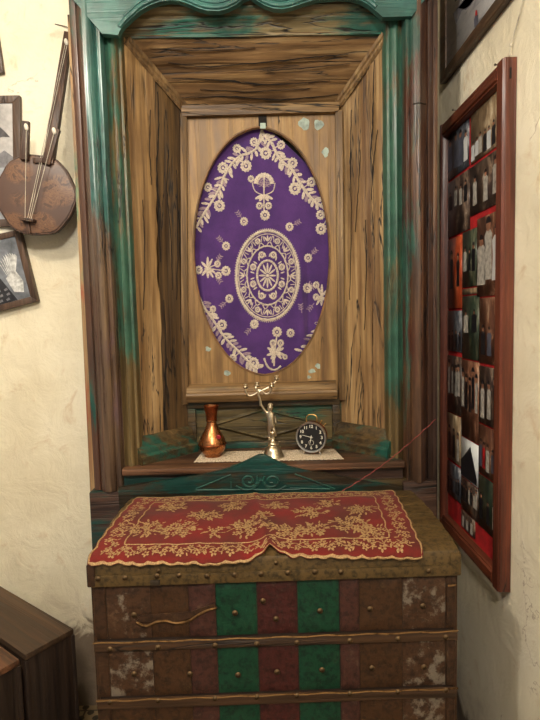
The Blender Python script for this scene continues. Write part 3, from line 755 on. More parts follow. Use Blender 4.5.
# top motif
n_ = 13
fan = [(264+8*math.cos(PI+PI*i/n_), 184+9*math.sin(PI+PI*i/n_)) for i in range(n_+1)]
cord(bm, psurf, fan, 2.3, .003, sm=2)
cord(bm, psurf, [(264, 176), (264, 192), (264, 212)], .7, .002)
for x, y, r in ((265, 215.5, 4.8), (259.5, 206, 3.5), (268.5, 206, 3.5), (251, 179, 3.3)): ring_flower(bm, psurf, x, y, r)
for a, L_ in ((2.7, 10), (.45, 10), (2.2, 8), (.95, 8)): leaf(bm, psurf, 264, 195, a, L_, 3.2)
cord(bm, psurf, [(262, 195), (255, 191), (252, 182)], .55, .0015); cord(bm, psurf, [(266, 195), (273, 191), (275, 183)], .55, .0015)
for a in (-2.4, -.7, -1.9, -1.2): sprig(bd, psurf, 264, 188, a, 9)
# bottom motif
cord(bm, psurf, [(274, 366), (275, 350), (277, 334)], .8, .002)
cord(bm, psurf, [(264, 358), (268, 367), (275, 370), (281, 366)], 1.0, .0025)
for x, y, r in ((277, 332, 4.8), (290.5, 333, 4.0), (273, 343, 3.4), (280.5, 343, 3.4), (254.5, 324, 4.2), (285, 357, 2.6)): ring_flower(bm, psurf, x, y, r)
for a, L_ in ((2.8, 10), (.35, 10), (3.6, 10), (-.5, 9), (-2.2, 9), (-.95, 9), (2.2, 9), (.9, 9), (1.9, 12), (3.3, 7)): leaf(bm, psurf, 276, 352, a, L_, 3.0)
# side bouquets
for cx_, cy_, sg, fl in ((207.5, 268.5, 1, [(226, 271, 4.6), (217.5, 264, 3.3), (218.5, 275.5, 3.4), (199, 270, 4)]), (322, 296, -1, [(307.5, 288, 4.6), (316, 285, 3.3), (316, 297, 3.2)])):
    for x, y, r in fl: cord(bm, psurf, [(cx_, cy_), (x, y)], .6, .0015, sm=1); ring_flower(bm, psurf, x, y, r)
    for a, L_ in ((-1.1, 11), (-1.55, 12), (1.0, 11), (1.5, 10), (2.2, 9), (-2.3, 9), (.5, 9)):
        leaf(bm, psurf, cx_, cy_, a if sg > 0 else PI-a, L_, 2.6)
    sprig(bd, psurf, cx_+8*sg, cy_-6, -.9 if sg > 0 else PI+.9, 9); sprig(bd, psurf, cx_+8*sg, cy_+7, .9 if sg > 0 else PI-.9, 9)
# single flowers with sprigs
for x, y, a in ((244, 221.5, -2.2), (226, 246, -2.3), (229.4, 298.7, 2.4), (289.5, 227, -.5), (308, 258, -.8), (254, 324.5, 2.3), (302, 316, -1.7)):
    if (x, y) != (302, 316): ring_flower(bm, psurf, x, y, 4.0)
    sprig(bd, psurf, x+3*math.cos(a), y+3*math.sin(a), a, 9)
for f in bm.faces: f.material_index = 0
tmp = bpy.data.meshes.new('tmp'); bd.to_mesh(tmp); bd.free(); n0 = len(bm.faces); bm.from_mesh(tmp); bpy.data.meshes.remove(tmp)
bm.faces.ensure_lookup_table()
for f in bm.faces[n0:]: f.material_index = 1
obj('embroidery', bm, [M['thread'], M['thread_dark']], pc)

# ------------------------------------------------------------------ things on the shelf
SZ = 1.170
# lace runner
quad = [(-.268, 1.908), (.292, 1.892), (.275, 2.048), (-.252, 2.058)]
def lf(u, v):
    a = Vector(quad[0]+(0,))*(1-u)+Vector(quad[1]+(0,))*u; b = Vector(quad[3]+(0,))*(1-u)+Vector(quad[2]+(0,))*u
    p = a*(1-v)+b*v
    e = .0025*math.sin(u*PI*64) if v in (0, 1) else 0
    return Vector((p.x, p.y+e*(1 if v else -1), SZ+.0012+.0004*math.sin(u*90)*math.sin(v*40)))
bm = nb(); grid(bm, lf, 256, 16)
rn = tag(obj('lace_runner', bm, M['lace'], solid=.0014), 'narrow cream lace runner lying on the niche shelf', 'runner'); recenter(rn)
# copper vase
k = .00384; vx = onY(212.3, 440, 1.985).x
va = thing('copper_vase', 'small copper vase with slim neck and red bead, left on lace runner', 'vase', (vx, 1.985, SZ+.0022))
pr = [(0, 0), (7.5, 0), (8.5, .8), (8.5, 2.2), (10.5, 4), (12.6, 7), (13.6, 10.5), (13.9, 12.2), (13.9, 13.6), (13.3, 15.5), (12, 19), (9.5, 23.5), (7, 28), (5.4, 32), (4.8, 35), (5.6, 35.8), (5.6, 36.8), (4.9, 37.4), (4.9, 40), (5.6, 44), (6.6, 48.5), (7.3, 51.5), (6.8, 51.8), (6.2, 48), (5, 43), (4.4, 38), (4.2, 34), (0, 33)]
bm = nb(); lathe(bm, [(r*k, z*k) for r, z in pr], 40); obj('vase_body', bm, M['copper'], va, local=True)
bm = nb(); tube(bm, [(14*k*math.cos(a), 14*k*math.sin(a), 13*k) for a in [2*PI*i/40 for i in range(40)]], .0022, 6, closed=True); obj('seam_ring', bm, M['copper_dark'], va, local=True)
bm = nb(); prr = [(5.3, 37.6), (5.3, 40), (6.0, 44), (7.0, 48.6), (7.6, 51.6), (7.2, 52)]
lathe(bm, [(r*k, z*k) for r, z in prr], 40); obj('neck_collar', bm, M['copper_dark'], va, local=True)
bm = nb()
for i in range(7):
    a = 2*PI*i/6; c = (7.2*k+(math.cos(a)*.006 if i < 6 else 0), -9.6*k, 21.5*k+(math.sin(a)*.006 if i < 6 else 0))
    bmesh.ops.create_icosphere(bm, subdivisions=2, radius=.0042, matrix=Matrix.Translation(c))
obj('bead_rosette', bm, M['red_bead'], va, local=True)

# candelabra
k = .00374; cxp, cyp = 273.5, 458.0; CYd = 1.952
cd = thing('candelabra', 'silver cherub candelabra with branching arms and bell foot, centre of shelf', 'candelabra', (onY(cxp, 440, CYd).x, CYd, SZ+.0022))
def cpt(px, py, dy=0): return Vector(((px-cxp)*k, dy, (cyp-py)*k))
bm = nb(); lathe(bm, [(r*k, z*k) for r, z in [(0, 0), (10.9, 0), (11.1, .8), (10.6, 1.8), (9.6, 4), (8.6, 7), (7.6, 9.6), (5.6, 11), (5.0, 12), (5.5, 13), (5.4, 14), (4.6, 15), (2.8, 16.2), (1.9, 18), (1.6, 21), (1.8, 24), (2.6, 25), (2.0, 26), (0, 26)]], 32, cpt(273, 458))
obj('bell_foot', bm, M['silver'], cd, local=True)
def skin_obj(name, nodes, edges, mat, parent, sub=2):
    me = bpy.data.meshes.new(name); me.from_pydata([n[:3] for n in nodes], edges, []); me.update()
    o = bpy.data.objects.new(name, me); C.objects.link(o); o.parent = parent
    sk = o.modifiers.new('skin', 'SKIN'); sk.use_smooth_shade = True
    ly = me.skin_vertices[0].data if me.skin_vertices else None
    if ly is None:
        bm_ = bmesh.new(); bm_.from_mesh(me); bm_.verts.layers.skin.verify(); bm_.to_mesh(me); bm_.free(); ly = me.skin_vertices[0].data
    for i, n in enumerate(nodes):
        ly[i].radius = (n[3], n[3]); ly[i].use_root = (i == 0)
    s = o.modifiers.new('sub', 'SUBSURF'); s.levels = sub; s.render_levels = sub
    me.materials.append(mat); return o
def N_(px, py, r, dy=0): p = cpt(px, py, dy); return (p.x, p.y, p.z, r*k*1.42)
nodes = [N_(271.5, 424, 2.6), N_(271, 419, 2.3), N_(270.6, 414.5, 2.9), N_(270.7, 410.8, 1.3), N_(271, 407.6, 2.3), N_(271.3, 405, 2.0),     # pelvis..head 0-5
         N_(267.6, 413.5, 1.2), N_(264.5, 409, 1.0), N_(262, 404, .8), N_(261.3, 402, .8),                                              # raised arm 6-9
         N_(274, 414, 1.2), N_(276, 418.5, 1.0), N_(276.2, 423.5, .8, -.004),                                                             # other arm 10-12
         N_(270, 428.5, 1.7), N_(269.6, 433.5, 1.3), N_(269.4, 438, 1.2, .0), N_(269.3, 439.5, .9, -.006),                              # standing leg 13-16
         N_(273.2, 428, 1.6), N_(275, 431.5, 1.2, -.006), N_(275.6, 436, 1.0, .004), N_(276.2, 437, .8, .0)]                             # free leg 17-20
edges = [(0, 1), (1, 2), (2, 3), (3, 4), (4, 5), (2, 6), (6, 7), (7, 8), (8, 9), (2, 10), (10, 11), (11, 12), (0, 13), (13, 14), (14, 15), (15, 16), (0, 17), (17, 18), (18, 19), (19, 20)]
skin_obj('cherub_figure', nodes, edges, M['silver'], cd)
bm = nb(); lathe(bm, [(r*k, z*k) for r, z in [(0, 0), (2.2, 0), (2.6, 1.2), (1.6, 2), (0, 2.1)]], 20, cpt(270.3, 441)); obj('pedestal_cap', bm, M['silver'], cd, local=True)
bm = nb()
bmesh.ops.create_icosphere(bm, subdivisions=2, radius=2.25*k, matrix=Matrix.Translation(cpt(271.2, 405.2, .0012)))
for i in range(26):
    a = i*2.4; t = i/26; p = cpt(271.2, 405.2, .001)+Vector((math.cos(a)*2.2*k*math.sqrt(1-t*t), .0006+abs(math.sin(a))*2.2*k*math.sqrt(1-t*t)*.9, 2.2*k*t))
    bmesh.ops.create_icosphere(bm, subdivisions=1, radius=.7*k, matrix=Matrix.Translation(p))
obj('curly_hair', bm, M['silver'], cd, local=True)
bm = nb(); tube(bm, smooth_path([cpt(261.3, 405), cpt(261.2, 400), cpt(259.8, 395), cpt(258.6, 391), cpt(258.2, 387.5)], 4), [.0050]*4+[.0044]*13, 8); obj('branch_stem', bm, M['silver'], cd, local=True)
arms = [([(258.5, 391.5), (254, 394), (249.5, 394.3), (247, 391), (246.5, 387.5)], (246.5, 386.5), 0), ([(258.5, 389), (263, 390), (267, 393), (271, 391.5), (273, 388), (273, 386.5)], (273, 386), -.01),
        ([(260, 391), (266, 388.5), (271.5, 386), (275, 383.5), (277.5, 381)], (278.3, 379.5), .02), ([(258.5, 390), (257, 387), (258.5, 384.8), (259.8, 386)], (258.2, 385.5), .012)]
for pts, cup, dy in arms:
    bm = nb(); m_ = len(pts); tube(bm, smooth_path([cpt(x, y, dy*i/(m_-1)) for i, (x, y) in enumerate(pts)], 5), .0034, 8)
    ar = obj('candle_arm', bm, M['silver'], cd, local=True)
    bm = nb(); lathe(bm, [(r*k, z*k) for r, z in [(0, -1), (1, -.8), (2.8, .2), (3.3, .8), (1.9, 1.0), (1.6, 2.2), (2.3, 3.8), (1.8, 3.8), (1.0, 1.6), (0, 1.4)]], 18, cpt(cup[0], cup[1], dy)); obj('candle_cup', bm, M['silver'], ar, local=True)

# alarm clock
R_ = .0595
ck = thing('alarm_clock', 'round black faced metal alarm clock, right on lace runner', 'clock', (onY(311.5, 440, 1.965).x, 1.965, SZ+.0022), -math.radians(17))
cz = R_+.010
def ring_y(bm, prof, seg=48):
    """lathe about the local Y axis at height cz ; prof = (radius, y)"""
    rings = []
    for r, y in prof:
        if r < 1e-6: rings.append([bm.verts.new((0, y, cz))])
        else: rings.append([bm.verts.new((r*math.cos(2*PI*i/seg), y, cz+r*math.sin(2*PI*i/seg))) for i in range(seg)])
    for A, B in zip(rings, rings[1:]):
        if len(A) == 1:
            for i in range(seg): bm.faces.new((A[0], B[i], B[(i+1) % seg]))
        elif len(B) == 1:
            for i in range(seg): bm.faces.new((A[i], A[(i+1) % seg], B[0]))
        else:
            for i in range(seg): bm.faces.new((A[i], A[(i+1) % seg], B[(i+1) % seg], B[i]))
bm = nb(); ring_y(bm, [(0, .048), (.045, .048), (.054, .042), (.0575, .030), (.0575, -.004), (.054, -.006)]); obj('clock_case', bm, M['copper_dark'], ck, local=True)
bm = nb(); ring_y(bm, [(.0575, .002), (.0600, -.003), (.0600, -.010), (.0575, -.014), (.0535, -.013), (.0525, -.006)]); obj('bezel', bm, M['steel'], ck, local=True)
bm = nb(); ring_y(bm, [(0, -.0065), (.0535, -.0065), (.0535, -.004), (0, -.004)]); dial = obj('dial', bm, M['black'], ck, local=True)
def numeral(txt, x, z, size, name='numeral'):
    cu = bpy.data.curves.new(name, 'FONT'); cu.body = txt; cu.size = size; cu.align_x = 'CENTER'; cu.align_y = 'CENTER'; cu.extrude = .0003; cu.offset = size*.022
    o = bpy.data.objects.new(name, cu); me = bpy.data.meshes.new_from_object(o); bpy.data.objects.remove(o)
    me.transform(Matrix.Translation((x, -.0072, z)) @ Matrix.Rotation(PI/2, 4, 'X'))
    me.materials.append(M['white']); n = bpy.data.objects.new(name, me); C.objects.link(n); n.parent = dial
for h_ in range(1, 13):
    a = PI/2-h_*PI/6; numeral(str(h_), .0415*math.cos(a), cz+.0415*math.sin(a), .0165)
bm = nb(); tube(bm, [(.0095*math.cos(2*PI*i/24), -.0072, cz-.021+.0095*math.sin(2*PI*i/24)) for i in range(24)], .0006, 6, closed=True); obj('alarm_ring', bm, M['white'], dial, local=True)
def hand(ang, ln, w, y):
    a = math.radians(90-ang); d = Vector((math.cos(a), 0, math.sin(a))); t = Vector((-d.z, 0, d.x)); bm = nb(); c = Vector((0, y, cz))
    pts = [c-d*.008+t*w*.5, c+t*w, c+d*ln*.7+t*w*.8, c+d*ln, c+d*ln*.7-t*w*.8, c-t*w, c-d*.008-t*w*.5]
    f = bm.faces.new([bm.verts.new(p) for p in pts]); e = bmesh.ops.extrude_face_region(bm, geom=[f])
    for v in e['geom']:
        if isinstance(v, bmesh.types.BMVert): v.co.y -= .0006
    obj('clock_hand', bm, M['white'], ck, local=True)
hand(282, .040, .0011, -.0085); hand(190, .027, .0014, -.0080)
bm = nb(); ring_y(bm, [(0, -.0105), (.004, -.0103), (.004, -.0065)], 20); obj('hand_hub', bm, M['white'], ck, local=True)
bm = nb(); tube(bm, smooth_path([(-.020, .012, cz+.055), (-.022, .012, cz+.068), (-.013, .012, cz+.082), (.004, .012, cz+.084), (.018, .012, cz+.078), (.020, .012, cz+.066), (.019, .012, cz+.055)], 5), .0022, 8); obj('carry_handle', bm, M['brass'], ck, local=True)
for x, y, r in ((.036, .012, .0055), (.047, .018, .0045)):
    bm = nb(); a = math.atan2(.058, x) if x < .04 else .75
    p0 = Vector((math.cos(a)*.056, y, cz+math.sin(a)*.056)); p1 = Vector((math.cos(a)*.072, y, cz+math.sin(a)*.072))
    tube(bm, [p0, p1], .0016, 8); bmesh.ops.create_icosphere(bm, subdivisions=2, radius=r*.7, matrix=Matrix.Translation(p1)); obj('winding_knob', bm, M['brass'], ck, local=True)
for s in (-1, 1):
    bm = nb(); tube(bm, [(s*.026, .006, cz-.050), (s*.034, .004, .0015)], [.004, .003], 8); obj('foot', bm, M['steel'], ck, local=True)
bm = nb(); tube(bm, [(0, .040, cz-.050), (0, .044, .0015)], [.004, .003], 8); obj('foot', bm, M['steel'], ck, local=True)

# ------------------------------------------------------------------ trunk
TF = 1.362; TB = 1.826; TL, TR = -.478, .513; TZ = .988
tk = thing('storage_trunk', 'large worn trunk with green and brown painted tin panels and studded lid', 'trunk', (.017, 1.6, 0))
bm = nb(); box(bm, TL+.004, TR-.004, TF+.006, TB, .05, TZ-.004); obj('trunk_body', bm, M['trunk_body'], tk)
bm = nb(); box(bm, TL+.03, TR-.03, TF+.03, TB-.02, 0, .052); obj('runner_base', bm, M['band'], tk)
cols = [(92, 108, 'tin_corner'), (108, 152, 'tin_worn'), (152, 190, 'tin_brown'), (190, 217, 'tin_mauve'), (217, 258, 'tin_green'), (258.5, 298, 'tin_red'), (298.5, 340, 'tin_green'), (340.5, 360, 'tin_mauve'), (360, 403, 'tin_brown'), (403, 446, 'tin_worn'), (446, 457.5, 'tin_corner')]
rows = [(.835, .985), (.668, .815), (.500, .648), (.330, .480), (.060, .310)]
rn_ = random.Random(9)
for zi, (z0, z1) in enumerate(rows):
    for a, b, mt in cols:
        xa, xb = onY(a, 645, TF).x+.0008, onY(b, 645, TF).x-.0008
        if mt == 'tin_worn' and zi > 1 and a < 200: mt = 'tin_brown'
        xa, xb = max(xa, TL), min(xb, TR); bm = nb(); th = .004+rn_.uniform(0, .002)
        ph = rn_.uniform(0, 6)
        def f(u, v):
            e = min(u, 1-u, v, 1-v); bul = .002*math.sin(u*5+ph)*math.sin(v*4+ph*2)*min(1, e*8)
            return Vector((xa+(xb-xa)*u, TF-th+.006-bul-(0 if e > 0 else -.003), z0+(z1-z0)*v))
        grid(bm, f, 10, 10); ge = bmesh.ops.extrude_face_region(bm, geom=bm.faces[:])
        for e in ge['geom']:
            if isinstance(e, bmesh.types.BMVert): e.co.y += .006
        obj('tin_panel', bm, M[mt], tk)
# side sheets
for x0, x1 in ((TL-.004, TL+.004), (TR-.004, TR+.004)):
    bm = nb(); box(bm, x0, x1, TF+.003, TB, .055, .985); obj('side_sheet', bm, M['tin_brown'], tk)
# bands
for zc_ in (.822, .655, .488, .318):
    bm = nb(); box(bm, TL-.003, TR+.003, TF-.006, TF+.004, zc_-.018, zc_+.008, .003); bd_ = obj('wooden_band', bm, M['band'], tk)
    bm = nb(); tube(bm, [(TL-.004+(TR-TL+.008)*i/40, TF-.006, zc_+.008+.0015*math.sin(i*1.3)) for i in range(41)], .0026, 6); obj('band_edge', bm, M['band_edge'], bd_)
# lid: gently domed
lid_prof = [(TF-.004, .992), (TF-.006, 1.049), (TF-.002, 1.058), (TF+.012, 1.063), (TF+.06, 1.069), (TF+.14, 1.076), (TF+.24, 1.080), (TF+.33, 1.078), (TF+.40, 1.074), (TB-.004, 1.069), (TB, 1.063), (TB, .992)]
bm = nb(); prism(bm, lid_prof, 'X', TL-.006, TR+.006); lid = obj('trunk_lid', bm, M['olive_tin'], tk)
bm = nb(); box(bm, TL-.009, TR+.009, TF-.010, TF+.002, .990, 1.020, .003); obj('lid_rim', bm, M['olive_tin'], lid)
bm = nb(); box(bm, TR-.02, TR+.010, TF-.011, TF+.004, .992, 1.052, .003); obj('lid_corner', bm, M['olive_tin'], lid)
bm = nb(); box(bm, TL-.010, TL+.012, TF-.011, TF+.004, .992, 1.052, .003); obj('lid_corner', bm, M['tin_corner'], lid)
def lid_z(y):
    for (a, za), (b, zb) in zip(lid_prof[1:9], lid_prof[2:10]):
        if a <= y <= b: return za+(zb-za)*(y-a)/(b-a)
    return 1.05 if y < TF else 1.074
for ys in (TF+.065, TF+.15, TF+.235, TF+.32, TF+.405):
    bm = nb()
    hexa(bm, [(TL-.007, ys-.026, lid_z(ys-.026)-.004), (TR+.007, ys-.026, lid_z(ys-.026)-.004), (TR+.007, ys+.026, lid_z(ys+.026)-.004), (TL-.007, ys+.026, lid_z(ys+.026)-.004),
              (TL-.007, ys-.026, lid_z(ys-.026)+.0022), (TR+.007, ys-.026, lid_z(ys-.026)+.0022), (TR+.007, ys+.026, lid_z(ys+.026)+.0022), (TL-.007, ys+.026, lid_z(ys+.026)+.0022)], .001)
    obj('lid_slat', bm, M['olive_tin'], lid)
# studs share one mesh
def stud_mesh():
    bm = nb(); pr_ = [(0, .0048), (.003, .0044), (.006, .0030), (.0078, .0008), (.0082, 0)]
    lathe(bm, pr_, 14); bmesh.ops.rotate(bm, verts=bm.verts[:], cent=(0, 0, 0), matrix=Matrix.Rotation(PI/2, 3, 'X'))
    for f in bm.faces: f.smooth = True
    bmesh.ops.recalc_face_normals(bm, faces=bm.faces[:])
    me = bpy.data.meshes.new('stud'); bm.to_mesh(me); bm.free(); me.materials.append(M['stud']); return me
SM = stud_mesh()
def stud(px, py, D, par, sc=1.0):
    p = onY(px, py, D); o = bpy.data.objects.new('stud', SM); C.objects.link(o); o.parent = par
    off = Vector((0, 0, 0)); r_ = par
    while r_ is not None: off += r_.location; r_ = r_.parent
    o.location = p-off; o.scale = (sc, sc, sc)
for x, y in ((98, 579), (125, 578), (157, 576), (179, 575.5), (207, 576), (234.6, 575), (261, 574), (288, 573), (315, 572), (341, 572), (429, 571)): stud(x, y, TF-.010, lid)
stud(158.5, 571, TF-.0095, lid, .8); stud(276, 563, TF-.007, lid, .8)
for x, y in ((134, 615), (235, 613), (263, 601), (276, 619), (320, 611), (370, 609), (423, 606), (134, 674), (190, 674), (238, 675), (277, 672), (322, 670), (372, 668), (424, 667)): stud(x, y, TF-.003, tk)
for x in (110, 158, 215, 257, 297, 350, 398, 446):
    stud(x, 650-(x-92)*.036, TF-.006, tk); stud(x, 703-(x-92)*.036, TF-.006, tk)
bm = nb(); p = onY(156, 580, TF); box(bm, p.x-.013, p.x+.013, TF-.016, TF-.008, p.z-.008, p.z+.006, .002); obj('hasp', bm, M['nail'], lid)
bm = nb(); tube(bm, smooth_path([onY(x, y, TF-.004) for x, y in ((136, 622), (146, 626), (156, 622), (166, 621), (176, 623), (188, 621), (198, 615), (208, 610), (217, 608))], 5), [.001]+[.0034]*39+[.001], 6); obj('torn_tin_edge', bm, M['band_edge'], tk)
bm = nb()
pts = [onY(x, y, TF-.003) for x, y in ((136, 622), (156, 622), (176, 623), (198, 615), (217, 608), (214, 604), (190, 612), (160, 614), (140, 616))]
f = bm.faces.new([bm.verts.new(p) for p in pts]); e = bmesh.ops.extrude_face_region(bm, geom=[f])
for v in e['geom']:
    if isinstance(v, bmesh.types.BMVert): v.co.y += .004
obj('tin_patch', bm, M['tin_corner'], tk)
bm = nb(); tube(bm, [onY(448, 586, TF-.004), onY(456, 585, TF-.007)], .003, 6); obj('bent_nail', bm, M['band_edge'], tk)

# ------------------------------------------------------------------ red embroidered cloth on the trunk
prof = [Vector((0, y, z)) for y, z in lid_prof[1:10]]
front_drop = [Vector((0, TF-.0125, .998)), Vector((0, TF-.0115, 1.052))]
prof = front_drop+prof[1:]
cum = [0.0]
for a, b in zip(prof, prof[1:]): cum.append(cum[-1]+(b-a).length)
def prof_at(s):
    s = max(0, min(cum[-1]-1e-6, s))
    for i in range(len(cum)-1):
        if cum[i] <= s <= cum[i+1]:
            t = (s-cum[i])/(cum[i+1]-cum[i]); p = prof[i].lerp(prof[i+1], t)
            tan = lambda k: (prof[min(k+1, len(prof)-1)]-prof[max(k-1, 0)]).normalized()
            d = tan(i).lerp(tan(i+1), t if cum[i+1]-cum[i] < .03 or i else max(0, 1-(1-t)*(cum[1]/.008))).normalized()
            return p, Vector((0, -d.z, d.y))
def crease(x, s):
    t = min(1, s/.45); x0 = .022-.05*t
    ridge = .010*math.exp(-((x-x0+.010)/.014)**2)*(1-.4*t)-.002*math.exp(-((x-x0)/.008)**2)
    return max(0, ridge)+.0012*(1+math.sin(x*34+s*9))+.001*(1+math.sin(s*40+x*11))
def csurf(x, s, h=0.0):
    p, n = prof_at(s); q = p+n*(.0055+crease(x, s)+h); return Vector((x, q.y, q.z))
SMAX = cum[-1]-.030
def px2s(px, py):
    """find cloth design coordinates of a place on the lid"""
    best = None
    for i in range(241):
        s = cum[-1]*i/240; p, n = prof_at(s); q = p+n*.006; r = ray(px, py); t = q.y/r.y
        d = abs(H+r.z*t-q.z)
        if best is None or d < best[0]: best = (d, r.x*t, s)
    return best[1], best[2]
fr_px = [(91, 554), (100, 557.5), (112, 558), (124, 557), (136, 560), (148, 560), (160, 558.5), (172, 561), (184, 561), (195, 560), (206, 563), (218, 562), (230, 560.5), (242, 561), (254, 557), (264, 552.5), (271, 546.5), (279, 552), (290, 556), (302, 556), (314, 558), (326, 558), (338, 558), (350, 560), (362, 560), (374, 562), (386, 561), (398, 563), (410, 563), (422, 563)]
SC = cum[1]
front = [(px2s(x, min(y, 555))[0], px2s(x, y)[1] if y < 555 else SC+.007-(y-556)*.0017) for x, y in fr_px]
front[0] = (px2s(91, 554)[0], SC+.004)
xl0, xr0 = front[0][0], front[-1][0]
xl1, xr1 = px2s(138, 498)[0], px2s(399, 498)[0]
def edge_s(x):
    if x <= front[0][0]: return front[0][1]
    for (a, sa), (b, sb) in zip(front, front[1:]):
        if a <= x <= b: return sa+(sb-sa)*(x-a)/(b-a)
    return front[-1][1]
def cxy(u, v):
    # u across, v front to back ; scalloped sides
    x0 = xl0+(xl1-xl0)*v; x1 = xr0+(xr1-xr0)*v
    sc = .006*abs(math.sin(v*PI*7))
    x0 -= sc; x1 += sc
    x = x0+(x1-x0)*u
    xf = xl0+(xr0-xl0)*u
    s0 = edge_s(xf)-.004*abs(math.sin(u*PI*22)); s1 = SMAX+.004*abs(math.sin(u*PI*22))
    return x, max(.001, s0)+(s1-max(.001, s0))*v
rc = thing('embroidered_trunk_cover', 'red velvet cover with gold floral embroidery and scalloped edge on trunk lid', 'cloth', (.0, 1.58, 1.085))
bm = nb(); grid(bm, lambda u, v: csurf(*cxy(u, v)), 150, 60); obj('velvet_cover', bm, M['red_cloth'], rc, solid=.002)
def cs2(u, v, h=0.0):
    # design space in metres: u metres across, v metres deep, warped on the cloth
    W, D = .93, .44
    return csurf(*cxy(max(0, min(1, u/W)), max(0, min(1, v/D))), h+.0018)
W, D = .93, .44
bm = nb()
def loop_pts(m, n=60): 
    return [(m+(W-2*m)*i/n, m*.8) for i in range(n+1)]+[(W-m, m*.8+(D-1.6*m)*i/30) for i in range(1, 31)]+[(W-m-(W-2*m)*i/n, D-m*.8) for i in range(1, n+1)]+[(m, D-m*.8-(D-1.6*m)*i/30) for i in range(1, 30)]
cord(bm, cs2, loop_pts(.004, 90), .0026, .0016, True, 1)
cord(bm, cs2, loop_pts(.082), .0022, .0014, True, 1)
obj('edge_cord', bm, M['gold'], rc)
bm = nb(); r5 = random.Random(12)
def flower5(x, y, r, a0):
    for i in range(5):
        a = a0+i*2*PI/5; blob(bm, cs2, x+math.cos(a)*r*.62, y+math.sin(a)*r*.62, r*.42, r*.30, a, .0016, 7)
def gleaf(x, y, a, ln): leaf(bm, cs2, x, y, a, ln, ln*.36, .0012)
def border_run(x0, y0, x1, y1, inw):
    d = math.hypot(x1-x0, y1-y0); n = int(d/.023); pts = []
    for i in range(n*3+1):
        t = i/(n*3); w = .012*math.sin(t*n*PI*.8); pts.append((x0+(x1-x0)*t+inw[0]*w, y0+(y1-y0)*t+inw[1]*w))
    cord(bm, cs2, pts, .0011, .0010, sm=1)
    for i in range(n):
        t = (i+.5)/n; w = .013*(-1)**i; x, y = x0+(x1-x0)*t+inw[0]*w, y0+(y1-y0)*t+inw[1]*w
        flower5(x, y, .0125*r5.uniform(.75, 1.05), r5.uniform(0, 6))
        for q in range(5): gleaf(x-inw[0]*w*1.4+r5.uniform(-.010, .010), y-inw[1]*w*1.4+r5.uniform(-.006, .006), r5.uniform(0, 6.28), r5.uniform(.009, .016))
border_run(.03, .038, W-.03, .038, (0, 1)); border_run(.03, D-.034, W-.03, D-.034, (0, 1))
border_run(.042, .06, .042, D-.06, (1, 0)); border_run(W-.042, .06, W-.042, D-.06, (1, 0))
def inv(px, py):
    X_, s_ = px2s(px, py)
    bst = None
    for i in range(61):
        v = i/60; x0 = xl0+(xl1-xl0)*v; x1 = xr0+(xr1-xr0)*v; u = (X_-x0)/(x1-x0)
        if not 0 <= u <= 1: continue
        d = abs(cxy(u, v)[1]-s_)
        if bst is None or d < bst[0]: bst = (d, u*W, v*D)
    return bst[1], bst[2]
def bouquet(px, py, n, sp):
    n = int(n*1.45)
    x, y = inv(px, py)
    for i in range(n):
        a = i*2.4+r5.uniform(-.3, .3); rr = sp*math.sqrt(i/n); fx, fy = x+rr*1.25*math.cos(a), y+rr*math.sin(a)*1.15
        flower5(fx, fy, .0115*r5.uniform(.8, 1.2), r5.uniform(0, 6))
    for i in range(int(n*2.4)):
        a = r5.uniform(0, 6.28); rr = sp*r5.uniform(.6, 1.25); gleaf(x+rr*1.3*math.cos(a), y+rr*math.sin(a), a+r5.uniform(-.6, .6), r5.uniform(.010, .020))
    for a in (r5.uniform(0, 3), r5.uniform(3, 6)):
        cord(bm, cs2, [(x, y), (x+sp*.9*math.cos(a), y+sp*.6*math.sin(a)), (x+sp*1.7*math.cos(a+.4), y+sp*1.2*math.sin(a+.4))], .0010, .001, sm=4)
for x, y, n, sp in ((148, 529, 9, .036), (180, 530, 10, .036), (205, 516, 8, .032), (248, 529, 11, .040), (173, 507, 7, .030), (233, 507, 7, .030), (286, 532, 8, .032), (313, 530, 8, .032), (310, 513, 8, .032), (349, 525, 11, .040), (371, 532, 8, .032), (360, 511, 7, .030), (328, 504, 6, .026), (276, 506, 6, .026), (262, 517, 4, .022), (215, 532, 3, .02)): bouquet(x, y, n, sp)
obj('floral_embroidery', bm, M['gold'], rc)

# pink yarn from the frame down to the lid
bm = nb(); a, b = Vector((.690, 2.00, 1.272)), Vector((.175, 1.806, 1.096))
a = onY(436, 419, 1.838); b = onY(330, 498, 1.790)
yp = [a.lerp(b, i/40)+Vector((0, 0, -.022*math.sin(PI*i/40)+.0015*math.sin(i*1.7))) for i in range(41)]
tube(bm, yp, .0012, 6); yn = tag(obj('yarn_strand', bm, M['yarn']), 'thin pink yarn strand stretched across right pilaster down to red trunk cover', 'yarn'); recenter(yn)

